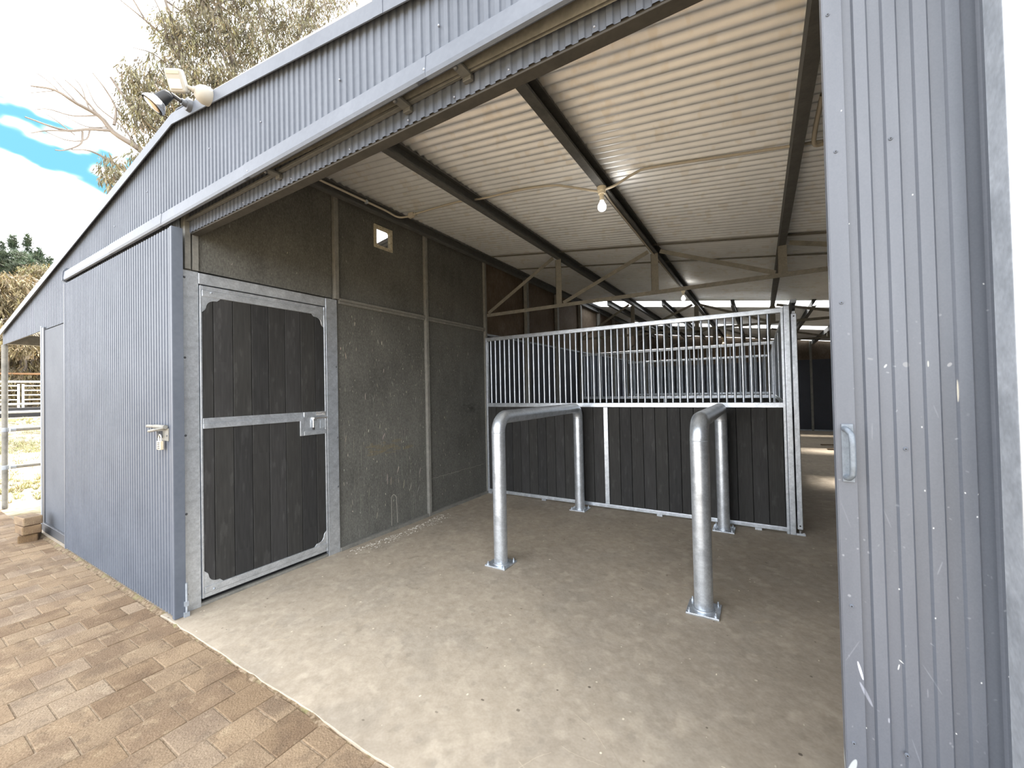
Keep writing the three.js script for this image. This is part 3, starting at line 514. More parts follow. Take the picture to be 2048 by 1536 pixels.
// ---------------------------------------------------------------- tack room door in the left wall
{
  const f = thing('door_frame', 'wide galvanised steel frame around the dark boarded door', 'door frame', [XL, 0, 1.8]);
  part(f, 'jamb', boxG(-3.372, -3.334, 0.0, 2.322, 1.196, 1.296, 0.004), M.galv);
  part(f, 'jamb', boxG(-3.372, -3.334, 0.0, 2.322, 2.272, 2.388, 0.004), M.galv);
  part(f, 'head', boxG(-3.372, -3.335, 2.242, 2.32, 1.296, 2.272, 0.004), M.galv);
  part(f, 'backing', boxG(-3.40, -3.382, 0.0, 2.33, 1.23, 2.39), M.black);
  part(f, 'threshold', boxG(-3.372, -3.338, 0.0, 0.022, 1.296, 2.272, 0.003), M.galvOld);
  const sc = new THREE.SphereGeometry(0.008, 10, 6);
  for (const [y, d] of [[2.27, 1.213], [1.72, 1.213], [1.19, 1.213], [0.66, 1.213], [0.12, 1.213], [1.05, 2.372], [1.7, 2.372], [0.6, 2.372]]) place(f, 'screw', sc, M.darkMetal, [-3.335, y, d]);

  const t = thing('tack_room_door', 'dark boarded hinged door with galvanised frame and scalloped corner plates', 'door', [-3.345, 0, 1.8]);
  const x0 = -3.36, x1 = -3.33, D0 = 1.3, D1 = 2.266, Y0 = 0.052, Y1 = 2.234;
  part(t, 'hinge_stile', boxG(x0, x1, Y0, Y1, D0, D0 + 0.014, 0.003), M.galv);
  part(t, 'lock_stile', boxG(x0, x1, Y0, Y1, D1 - 0.016, D1, 0.003), M.galv);
  part(t, 'top_rail', merge([boxG(x0, x1 - 0.004, Y1 - 0.03, Y1, D0 + 0.014, D1 - 0.016, 0.003), boxG(x0, x1 + 0.002, Y1 - 0.078, Y1 - 0.03, D0 + 0.014, D1 - 0.016, 0.004)]), M.galv);
  part(t, 'bottom_rail', merge([boxG(x0, x1 - 0.004, Y0, Y0 + 0.03, D0 + 0.014, D1 - 0.016, 0.003), boxG(x0, x1 + 0.002, Y0 + 0.03, Y0 + 0.075, D0 + 0.014, D1 - 0.016, 0.004)]), M.galv);
  part(t, 'middle_rail', merge([boxG(x0, x1 - 0.002, 1.264, 1.3, D0 + 0.014, D1 - 0.016, 0.003), boxG(x0, x1 + 0.004, 1.226, 1.264, D0 + 0.014, 2.02, 0.003)]), M.galv);
  const seams = [1.314, 1.385, 1.512, 1.641, 1.769, 1.901, 2.034, 2.167, 2.25];
  for (let i = 0; i < 8; i++) for (const [a, b] of [[Y0 + 0.07, 1.228], [1.298, Y1 - 0.072]]) part(t, 'board', boxG(x0 + 0.004, x1 - 0.006, a, b, seams[i] + 0.0015, seams[i + 1] - 0.0015, 0.004), M.board[(i * 3 + (a > 1 ? 1 : 0)) % 4]);
  // scalloped corner plates
  const gs = (su, sv, du, dv) => {
    const s = new THREE.Shape(); s.moveTo(0, 0); s.lineTo(0.118, 0); s.lineTo(0.096, 0.021); s.quadraticCurveTo(0.084, 0.021, 0.078, 0.022); s.quadraticCurveTo(0.03, 0.03, 0.026, 0.076); s.lineTo(0.021, 0.09); s.lineTo(0, 0.112); s.closePath();
    const g = new THREE.ExtrudeGeometry(s, { depth: 0.003, bevelEnabled: true, bevelSize: 0.001, bevelThickness: 0.001, bevelSegments: 1, curveSegments: 8 });
    // shape a -> depth, b -> y
    g.applyMatrix4(new THREE.Matrix4().set(0, 0, 1, x1 - 0.0065, 0, sv, 0, dv, -su, 0, 0, -du, 0, 0, 0, 1));
    if (su * sv < 0) { const ix = g.toNonIndexed(), p = ix.attributes.position; for (let i = 0; i < p.count; i += 3) { const a = [p.getX(i), p.getY(i), p.getZ(i)]; p.setXYZ(i, p.getX(i + 1), p.getY(i + 1), p.getZ(i + 1)); p.setXYZ(i + 1, ...a); } ix.computeVertexNormals(); return uvm(ix); }
    return uvm(g);
  };
  for (const [su, sv, du, dv] of [[1, -1, D0 + 0.013, Y1 - 0.077], [-1, -1, D1 - 0.015, Y1 - 0.077], [1, 1, D0 + 0.013, Y0 + 0.074], [-1, 1, D1 - 0.015, Y0 + 0.074]]) part(t, 'corner_plate', gs(su, sv, du, dv), M.galv);
  // recessed lock box
  const lk = part(t, 'lock_box', merge([boxG(x0, x1 + 0.004, 1.1, 1.264, 2.016, 2.05, 0.003), boxG(x0, x1 + 0.004, 1.1, 1.138, 2.05, D1 - 0.016, 0.003), boxG(x0, x1 - 0.003, 1.138, 1.3, 2.05, D1 - 0.016, 0.001), boxG(x0, x1 + 0.004, 1.255, 1.3, 2.05, D1 - 0.016, 0.003)]), M.galv);
  part(lk, 'lever', merge([boxG(x1 - 0.014, x1 + 0.02, 1.222, 1.252, 2.13, 2.155, 0.003), cylG(V(x1 + 0.014, 1.238, 2.128), V(x1 + 0.014, 1.165, 2.128), 0.0075, 0.0075, 12)]), M.chrome);
  part(lk, 'lever_grip', cylG(V(x1 + 0.014, 1.165, 2.128), V(x1 + 0.014, 1.145, 2.128), 0.0092, 0.0092, 12), M.black);
  part(lk, 'bolt', cylG(V(x1 + 0.0, 1.243, 2.15), V(x1 + 0.0, 1.243, D1), 0.0075, 0.0075, 12), M.chrome);
  part(lk, 'latch_plate', boxG(x1 - 0.012, x1 + 0.001, 1.15, 1.222, 2.2, D1 - 0.018, 0.002), M.galvDull);
  const np = canvas(256, 64), g2 = np.getContext('2d'); g2.fillStyle = '#0c0c0c'; g2.fillRect(0, 0, 256, 64); g2.fillStyle = '#f4f4f4'; g2.font = 'bold 30px serif'; g2.textAlign = 'center'; g2.fillText('DoWell Equine', 128, 32); g2.fillRect(12, 42, 232, 9); g2.strokeStyle = '#e8e8e8'; g2.lineWidth = 3; g2.strokeRect(2, 2, 252, 60);
  const nt = new THREE.CanvasTexture(np); nt.colorSpace = THREE.SRGBColorSpace; nt.magFilter = THREE.LinearFilter;
  const ng = new THREE.BoxGeometry(0.088, 0.03, 0.002); ng.rotateY(Math.PI / 2); ng.translate(x1 + 0.006, 1.281, -2.203);
  part(t, 'name_plate', ng, P({ map: nt, roughness: 0.5 }), 'small black maker plate with white lettering');
  for (const [y, d] of [[Y1 - 0.045, D0 + 0.07], [Y0 + 0.045, D0 + 0.07]]) place(t, 'rivet', new THREE.SphereGeometry(0.008, 10, 6), M.galvDull, [x1 + 0.002, y, d]);
}

// ---------------------------------------------------------------- sliding shed doors and their track
{
  const t = thing('sliding_shed_door', 'blue-grey ribbed sliding shed door with padlocked bolt, slid open to the left', 'sliding door', [-4.5, 0, 1.13]);
  part(t, 'ribbed_sheet', sheetG(ribs(-5.79, -3.3, PITCH, 0.007, 0.004), () => 0.02, () => 2.582, (u, v, h) => V(u, v, 1.137 - h)), M.paint);
  part(t, 'backing', boxG(-5.78, -3.3, 0.03, 2.58, 1.139, 1.158), M.darkMetal);
  part(t, 'edge_trim', merge([boxG(-3.318, -3.288, 0.004, 2.584, 1.127, 1.131, 0.001), boxG(-3.291, -3.287, 0.004, 2.584, 1.13, 1.19, 0.001)]), M.paint);
  part(t, 'edge_trim', boxG(-5.8, -5.77, 0.01, 2.584, 1.127, 1.16, 0.002), M.flash);
  // barrel bolt on a plate
  const pl = part(t, 'bolt_plate', boxG(-3.53, -3.352, 1.162, 1.245, 1.124, 1.129, 0.001), M.galvOld);
  part(pl, 'bolt_guide', cylG(V(-3.36, 1.256, 1.112), V(-3.535, 1.256, 1.112), 0.0135, 0.0135, 14), M.galvOld);
  part(pl, 'bolt_rod', cylG(V(-3.53, 1.256, 1.112), V(-3.66, 1.255, 1.112), 0.0105, 0.0105, 14), M.galvOld);
  part(pl, 'bolt_handle', tubeG([V(-3.37, 1.25, 1.11), V(-3.45, 1.236, 1.085), V(-3.535, 1.226, 1.08)], 0.0095, 16, 10), M.galvOld);
  part(pl, 'hasp', merge([boxG(-3.47, -3.464, 1.18, 1.225, 1.1, 1.124), boxG(-3.45, -3.444, 1.18, 1.225, 1.1, 1.124)]), M.darkMetal);
  for (const [x, y] of [[-3.51, 1.2], [-3.37, 1.197]]) place(pl, 'screw', new THREE.SphereGeometry(0.006, 8, 6), M.darkMetal, [x, y, 1.124]);
  const kick = part(t, 'drop_bolt', merge([cylG(V(-3.278, 0.0, 1.19), V(-3.278, 0.22, 1.19), 0.007), boxG(-3.288, -3.27, 0.07, 0.1, 1.178, 1.2), boxG(-3.288, -3.27, 0.0, 0.03, 1.175, 1.205)]), M.galvDull);

  const k = thing('padlock', 'small pale combination padlock hanging from the bolt of the left shed door', 'padlock', [-3.41, 1.1, 1.1]);
  const bd = part(k, 'body', boxG(-3.448, -3.392, 1.104, 1.164, 1.092, 1.114, 0.005), M.brass);
  part(bd, 'number_wheel', merge([0, 1, 2, 3].map((i) => boxG(-3.43, -3.4, 1.112 + i * 0.012, 1.12 + i * 0.012, 1.089, 1.096, 0.001))), M.darkMetal);
  part(k, 'shackle', tubeG([V(-3.438, 1.16, 1.103), V(-3.438, 1.19, 1.103), V(-3.43, 1.202, 1.103), V(-3.42, 1.206, 1.103), V(-3.41, 1.202, 1.103), V(-3.402, 1.19, 1.103), V(-3.402, 1.16, 1.103)], 0.0042, 30, 8), M.chrome);
}
{
  // right leaf, with its own print of chips and scratches
  const X0 = 0.134, X1 = 0.634, Y0 = 0, Y1 = 2.62, W = 512, H = 2048, c = canvas(W, H), g = c.getContext('2d'), im = g.createImageData(W, H), r = rng(31);
  for (let y = 0; y < H; y++) for (let x = 0; x < W; x++) { const a = fbm(x / W, y / H, 8, 5), b = vn(x * 0.5, y * 0.5, 256), o = (y * W + x) * 4, k = (a - 0.5) * 16 + (b - 0.5) * 4; im.data[o] = 80 + k; im.data[o + 1] = 85 + k; im.data[o + 2] = 94 + k; im.data[o + 3] = 255; }
  g.putImageData(im, 0, 0);
  const X = (x) => (x - X0) / (X1 - X0) * W, Y = (y) => H - (y - Y0) / (Y1 - Y0) * H, sx = W / 0.5, sy = H / 2.62;
  const dot = (x, y, w, h, a, al, col = '238,240,236') => { g.save(); g.translate(X(x), Y(y)); g.scale(sx, sy); g.rotate(a); g.fillStyle = `rgba(${col},${al})`; g.beginPath(); g.ellipse(0, 0, w, h, 0, 0, 7); g.fill(); g.restore(); };
  for (const [x, y] of [[0.276, 1.831], [0.166, 2.04], [0.174, 1.795], [0.37, 1.634], [0.277, 1.358], [0.278, 1.23], [0.333, 1.233], [0.351, 1.232], [0.348, 1.189], [0.287, 1.158], [0.174, 0.716], [0.234, 1.023], [0.345, 0.874], [0.381, 0.898], [0.285, 0.98], [0.31, 0.76]]) dot(x, y, 0.0009, 0.0016, R(r, -0.5, 0.5), 0.9);
  dot(0.166, 0.84, 0.0022, 0.019, -0.22, 0.85, '205,208,222'); dot(0.175, 0.79, 0.003, 0.028, -0.4, 0.4, '180,184,200');
  dot(0.229, 0.862, 0.0008, 0.006, 0.2, 0.9); dot(0.233, 0.875, 0.0008, 0.004, -0.9, 0.9); dot(0.21, 0.75, 0.0015, 0.005, 0, 0.5, '170,175,185');
  dot(0.2, 1.5, 0.005, 0.002, 0.3, 0.14, '215,215,205'); dot(0.225, 1.484, 0.0015, 0.004, 0.5, 0.7); dot(0.256, 1.485, 0.006, 0.005, 0.5, 0.22, '200,200,190'); dot(0.288, 1.485, 0.001, 0.006, 0, 0.6, '225,225,205'); dot(0.32, 1.482, 0.0028, 0.0045, 0.6, 0.4, '195,195,192'); dot(0.329, 1.43, 0.0008, 0.022, 0, 0.75, '222,214,190');
  for (let i = 0; i < 70; i++) dot(R(r, 0.14, 0.4), R(r, 0.5, 1.6), R(r, 0.0006, 0.003), R(r, 0.0006, 0.003), R(r, 0, 3), R(r, 0.08, 0.3), '205,208,212');
  for (let i = 0; i < 14; i++) dot(R(r, 0.14, 0.4), R(r, 0.5, 1.5), 0.0008, R(r, 0.008, 0.03), R(r, -0.5, 0.5), R(r, 0.08, 0.25), '200,204,212');
  dot(0.145, 0.62, 0.006, 0.03, 0.3, 0.6, '190,198,198'); dot(0.166, 0.61, 0.003, 0.022, 0, 0.5, '190,198,198');
  const tx = finish(new THREE.CanvasTexture(c)); tx.repeat.set(1 / 0.5, 1 / 2.62); tx.offset.set(-X0 / 0.5, 0);
  const skin = P({ map: tx, roughness: 0.36, specularIntensity: 0.8 });
  const t = thing('sliding_shed_door', 'blue-grey ribbed sliding shed door with pull handle at the right of the opening', 'sliding door', [1.0, 0, 1.135]);
  const prof = ribs(0.168, 1.9, PITCH, 0.006, 0.1685);
  part(t, 'ribbed_sheet', sheetG(prof, () => 0.02, () => 2.59, (u, v, h) => V(u, v, 1.134 - h)), skin);
  part(t, 'backing', boxG(0.142, 1.9, 0.03, 2.59, 1.138, 1.152), M.darkMetal);
  part(t, 'edge_trim', merge([boxG(0.139, 0.172, 0.01, 2.59, 1.124, 1.128, 0.001), boxG(0.137, 0.141, 0.01, 2.59, 1.125, 1.153, 0.001), boxG(0.166, 0.172, 0.01, 2.59, 1.126, 1.134, 0.001)]), skin);
  const sg = new THREE.CylinderGeometry(0.0032, 0.0042, 0.003, 12); sg.rotateX(Math.PI / 2); const rg = new THREE.CylinderGeometry(0.0014, 0.0014, 0.0034, 8); rg.rotateX(Math.PI / 2);
  for (const [x, y] of [[0.148, 2.259], [0.154, 1.954], [0.155, 1.624], [0.155, 0.973], [0.151, 0.682]]) { const s = place(t, 'rivet', sg, M.paint, [x, y, 1.1235]); place(s, 'rivet_core', rg, M.black, [x, y, 1.1225]); }
  for (const [x, y] of [[0.244, 1.954], [0.25, 1.313], [0.236, 0.691]]) place(place(t, 'rivet', sg, M.paint, [x, y, 1.127]), 'rivet_core', rg, M.black, [x, y, 1.126]);
  const hp = part(t, 'handle_plate', boxG(0.147, 0.1675, 1.238, 1.362, 1.1205, 1.124, 0.0008), M.handle);
  part(hp, 'pull_handle', tubeG([V(0.152, 1.352, 1.121), V(0.155, 1.351, 1.108), V(0.16, 1.342, 1.097), V(0.161, 1.325, 1.094), V(0.161, 1.3, 1.094), V(0.161, 1.275, 1.094), V(0.1605, 1.258, 1.097), V(0.156, 1.249, 1.108), V(0.153, 1.248, 1.121)], 0.0058, 48, 14), M.handle);
}
{
  const t = thing('door_track', 'long slanted steel cover and rails of the sliding door track across the shed front', 'track', [-2.4, 2.55, 1.12]);
  const hood = (x0, x1, o = 0) => sweepG([[1.197, 2.744 + o], [1.168, 2.744 + o], [1.138 - o, 2.71 + o], [1.132 - o, 2.645], [1.136, 2.63], [1.148, 2.626], [1.156, 2.63], [1.155, 2.634], [1.147, 2.631], [1.139, 2.634], [1.136, 2.646], [1.142, 2.708], [1.17, 2.74], [1.197, 2.74]], 'dy', x0, x1);
  const cuts = [-5.84, -4.46, -3.47, -2.32, -1.04, 1.9];
  for (let i = 0; i < 5; i++) part(t, 'track_cover', hood(cuts[i] - (i ? 0.05 : 0), cuts[i + 1], i % 2 ? 0.0018 : 0), M.flash);
  part(t, 'end_cap', sweepG([[1.197, 2.76], [1.15, 2.752], [1.128, 2.71], [1.126, 2.625], [1.15, 2.612], [1.197, 2.612]], 'dy', -5.85, -5.838), M.flash);
  part(t, 'inner_rail', boxG(-3.33, 1.9, 2.652, 2.668, 1.218, 1.24, 0.003), M.purlin);
  part(t, 'hanging_rail', boxG(-5.7, 1.9, 2.70, 2.732, 1.158, 1.182, 0.004), M.purlin);
  for (const x of [-0.915, -1.23, -2.2]) { const b = part(t, 'bracket', merge([boxG(x - 0.02, x + 0.02, 2.636, 2.65, 1.145, 1.236, 0.003), boxG(x - 0.02, x + 0.02, 2.622, 2.645, 1.222, 1.242, 0.003)]), M.purlin); place(b, 'bolt', new THREE.SphereGeometry(0.009, 8, 6), M.darkMetal, [x - 0.006, 2.634, 1.165]); }
  const sc = new THREE.SphereGeometry(0.006, 8, 6);
  for (const x of [-1.045, -2.325]) place(t, 'screw', sc, M.screw, [x, 2.66, 1.134]);
}

// ---------------------------------------------------------------- hitching rails
function hitch(x, d0, d1, label) {
  const t = thing('hitching_rail', label, 'rail', [x, 0, (d0 + d1) / 2], 'hitching rails on the wash bay floor'), r = 0.057, h = 1.222, b = 0.12;
  const pts = []; const arc = (cd, cy, a0, a1) => { for (let i = 0; i <= 10; i++) { const a = a0 + (a1 - a0) * i / 10; pts.push(V(x, cy + b * Math.sin(a), cd + b * Math.cos(a))); } };
  pts.push(V(x, 0.008, d0)); for (let y = 0.1; y < h - b - 0.02; y += 0.2) pts.push(V(x, y, d0));
  arc(d0 + b, h - b, Math.PI, Math.PI / 2); for (let k = 1; k < 6; k++) pts.push(V(x, h, d0 + b + (d1 - d0 - 2 * b) * k / 6)); arc(d1 - b, h - b, Math.PI / 2, 0);
  for (let y = h - b - 0.1; y > 0.1; y -= 0.2) pts.push(V(x, y, d1)); pts.push(V(x, 0.008, d1));
  const c = new THREE.CatmullRomCurve3(pts, false, 'centripetal'), g = new THREE.TubeGeometry(c, 200, r, 28, false), L = c.getLength(), uv = g.attributes.uv; for (let i = 0; i < uv.count; i++) uv.setXY(i, uv.getX(i) * L, uv.getY(i) * 0.36);
  const pipe = part(t, 'pipe', g, M.galv);
  for (const d of [d0, d1]) for (const [y, sgn] of [[h - b - 0.005, 0]]) part(pipe, 'weld_ring', new THREE.TorusGeometry(r, 0.0022, 6, 28).rotateX(Math.PI / 2).translate(x, y, -d), M.galvDull);
  part(pipe, 'drain_hole', cylG(V(x, h - b * 0.42, d0 - 0.012 - 0.012), V(x, h - b * 0.4, d0 - 0.03), 0.0045), M.black);
  for (const d of [d0, d1]) {
    const p = part(t, 'base_plate', boxG(x - 0.097, x + 0.097, 0.0, 0.013, d - 0.1, d + 0.1, 0.003), M.galv);
    part(p, 'weld_bead', new THREE.TorusGeometry(r + 0.003, 0.006, 8, 28).rotateX(Math.PI / 2).translate(x, 0.014, -d), M.galv);
    for (const [a, e] of [[-1, -1], [1, -1], [-1, 1], [1, 1]]) { const n = part(p, 'anchor_bolt', merge([cylG(V(x + a * 0.077, 0.013, d + e * 0.078), V(x + a * 0.077, 0.024, d + e * 0.078), 0.011, 0.011, 6), cylG(V(x + a * 0.077, 0.024, d + e * 0.078), V(x + a * 0.077, 0.038, d + e * 0.078), 0.0058, 0.0052, 8)]), M.galv); }
  }
}
hitch(-1.888, 2.868, 4.62, 'left bent galvanised pipe hitching rail bolted to the floor');
hitch(-0.348, 2.905, 4.62, 'right bent galvanised pipe hitching rail, nearer the shed door with the pull handle');

// ---------------------------------------------------------------- lights and wiring inside
function lamp(x, d, label, warm, power) {
  const yb = RY(x) - 0.117, t = thing('light_fitting', label, 'lamp', [x, yb, d], 'bare bulbs on the purlins');
  part(t, 'base', cylG(V(x, yb, d), V(x, yb - 0.035, d), 0.034, 0.032, 20), M.cream);
  part(t, 'holder', merge([cylG(V(x, yb - 0.035, d), V(x, yb - 0.055, d), 0.03, 0.026, 18), cylG(V(x, yb - 0.055, d), V(x, yb - 0.105, d), 0.0185, 0.016, 16)]), M.cream);
  const pr = [[0.0, -0.185], [0.015, -0.183], [0.026, -0.175], [0.0325, -0.16], [0.032, -0.145], [0.026, -0.13], [0.018, -0.118], [0.0145, -0.105]].map(([a, b]) => new THREE.Vector2(a, b));
  const b = part(t, 'bulb', new THREE.LatheGeometry(pr, 24).translate(x, yb, -d), warm ? M.bulbWarm : M.bulb);
  const l = new THREE.PointLight(warm ? 0xffd9a0 : 0xfff6ea, power, 0, 2); l.name = 'bulb_light'; l.position.set(0, -0.155, 0); l.castShadow = true; l.shadow.radius = 1.4; t.add(l);
}
lamp(-0.99, 3.0, 'bare glowing bulb in a cream holder under the nearest roof bay', false, 0.015);
lamp(-0.99, 6.85, 'bare glowing bulb just in front of the first skylight strip', false, 0.015);
lamp(-0.99, 15.0, 'warm bulb glowing far back behind the partition bars', true, 0.015);
{
  const pipe = (label, pts, r = 0.0095) => { const o = thing('electrical_conduit', label, 'conduit', [pts[0].x, pts[0].y, -pts[0].z], 'conduit runs under the roof'); part(o, 'pipe', tubeG(pts, r, 80, 8, 0.5), M.conduit); return o; };
  const Yr = (x) => RY(x) - 0.018;
  const a = pipe('pale conduit running back along the ridge beam over the dark wall', [V(-3.2, 3.3, 2.12), V(-3.2, 3.3, 2.5), V(-3.2, 3.3, 2.85), V(-3.17, 3.275, 3.0), V(-3.1, 3.29, 3.08)]);
  part(a, 'saddle_clip', boxG(-3.215, -3.185, 3.28, 3.315, 2.62, 2.64, 0.003), M.galvDull);
  const jb = thing('junction_box', 'small pale junction box on the roof beside the ridge beam', 'junction box', [-3.06, 3.3, 3.09]);
  part(jb, 'box', boxG(-3.1, -3.03, 3.275, 3.325, 3.07, 3.11, 0.006), M.conduit); part(jb, 'gland', cylG(V(-3.03, 3.3, 3.09), V(-2.995, 3.3, 3.09), 0.014), M.conduit);
  pipe('pale conduit crossing the corrugated roof from the junction box to the nearest bulb', [V(-3.0, 3.3, 3.09), V(-2.7, Yr(-2.7), 3.1), V(-2.4, Yr(-2.4), 3.06), V(-2.1, Yr(-2.1) - 0.02, 3.03), V(-1.7, Yr(-1.7), 3.03), V(-1.42, Yr(-1.42), 3.05), V(-1.3, Yr(-1.3) - 0.03, 3.04), V(-1.18, 3.03, 3.02), V(-1.02, 2.955, 3.0)]);
  pipe('pale conduit from the nearest bulb to the right across the corrugated roof', [V(-0.96, 2.955, 3.0), V(-0.88, 2.965, 3.0), V(-0.75, 3.02, 3.02), V(-0.62, Yr(-0.62), 3.03), V(0.0, Yr(0.0), 3.05), V(0.5, Yr(0.5), 3.06), V(1.2, Yr(1.2), 3.06)]);
  pipe('thin conduit strapped under the purlin behind the nearest bulb', [V(-0.985, 2.965, 3.04), V(-1.0, RY(-1.0) - 0.128, 3.4), V(-1.0, RY(-1.0) - 0.128, 4.7), V(-1.0, RY(-1.0) - 0.13, 6.7)], 0.008);
  pipe('bent conduit elbow beside the right purlin', [V(0.3, 2.87, 2.5), V(0.3, 2.86, 2.85), V(0.32, 2.85, 2.97), V(0.42, 2.87, 3.0), V(0.6, 2.875, 3.0), V(1.0, 2.83, 3.0)], 0.012);
}

// ---------------------------------------------------------------- fittings on the gable
{
  const t = thing('floodlight', 'reflector floodlight with black neck on the gable ridge', 'lamp', [-3.05, 3.28, 1.15]);
  part(t, 'wall_plate', merge([cylG(V(-3.07, 3.315, 1.158), V(-3.07, 3.315, 1.135), 0.042, 0.038, 24), cylG(V(-3.07, 3.315, 1.135), V(-3.07, 3.315, 1.11), 0.022, 0.02, 16)]), M.darkMetal);
  part(t, 'arm', merge([cylG(V(-3.07, 3.315, 1.11), V(-3.08, 3.335, 1.06), 0.012), cylG(V(-3.08, 3.335, 1.06), V(-3.09, 3.32, 1.03), 0.016)]), M.black);
  const a = V(-3.085, 3.315, 1.04), dir = V(-0.16, -0.42, -0.30).normalize(), q = new THREE.Quaternion().setFromUnitVectors(new THREE.Vector3(0, -1, 0), dir);
  const lathe = (p) => new THREE.LatheGeometry(p.map(([x, y]) => new THREE.Vector2(x, y)), 28).applyQuaternion(q).translate(a.x, a.y, a.z);
  part(t, 'neck', lathe([[0, 0.02], [0.028, 0.02], [0.031, 0.0], [0.036, -0.05], [0.03, -0.055]]), M.black);
  const h = part(t, 'reflector', lathe([[0.03, -0.05], [0.045, -0.062], [0.06, -0.085], [0.064, -0.1], [0.061, -0.106]]), M.chrome);
  part(h, 'lens', lathe([[0.0, -0.114], [0.03, -0.112], [0.058, -0.105], [0.0, -0.1]]), P({ color: 0xb09c80, roughness: 0.25, specularIntensity: 0.8 }));
  const s = thing('motion_sensor', 'cream motion sensor on a round base beside the floodlight', 'sensor', [-2.8, 3.25, 1.15]);
  part(s, 'base', (() => { const g = new THREE.LatheGeometry([[0.052, 0], [0.054, 0.03], [0.045, 0.055], [0.03, 0.07], [0.0, 0.075]].map(([x, y]) => new THREE.Vector2(x, y)), 24); g.rotateX(Math.PI / 2); g.translate(-2.81, 3.265, -1.158); return g; })(), M.creamOut);
  part(s, 'swivel', merge([cylG(V(-2.82, 3.275, 1.1), V(-2.86, 3.29, 1.055), 0.012), new THREE.SphereGeometry(0.018, 14, 10).translate(-2.83, 3.28, -1.09)]), M.creamOut);
  const hd = new RoundedBoxGeometry(0.092, 0.118, 0.05, 3, 0.014); hd.rotateX(0.5); hd.rotateY(0.62); hd.translate(-2.875, 3.305, -1.02); const hm = part(s, 'head', hd, M.creamOut);
  const le = new RoundedBoxGeometry(0.066, 0.05, 0.012, 2, 0.005); le.translate(0, -0.018, 0.024); const le2 = new THREE.BoxGeometry(0.07, 0.012, 0.006); le2.translate(0, 0.038, 0.024); le.rotateX(0.5); le.rotateY(0.62); le.translate(-2.875, 3.305, -1.02); le2.rotateX(0.5); le2.rotateY(0.62); le2.translate(-2.875, 3.305, -1.02);
  part(hm, 'lens', le, P({ color: 0xb9b3a8, roughness: 0.3 })); part(hm, 'slot', le2, M.creamDirty);
}
{
  const p = thing('steel_post', 'square galvanised post standing close at the right edge in front of the sliding door', 'post', [0.4, -0.02, 1.045]);
  part(p, 'tube', boxG(0.362, 0.437, -0.03, 2.5, 1.005, 1.078, 0.006), M.galv);
}

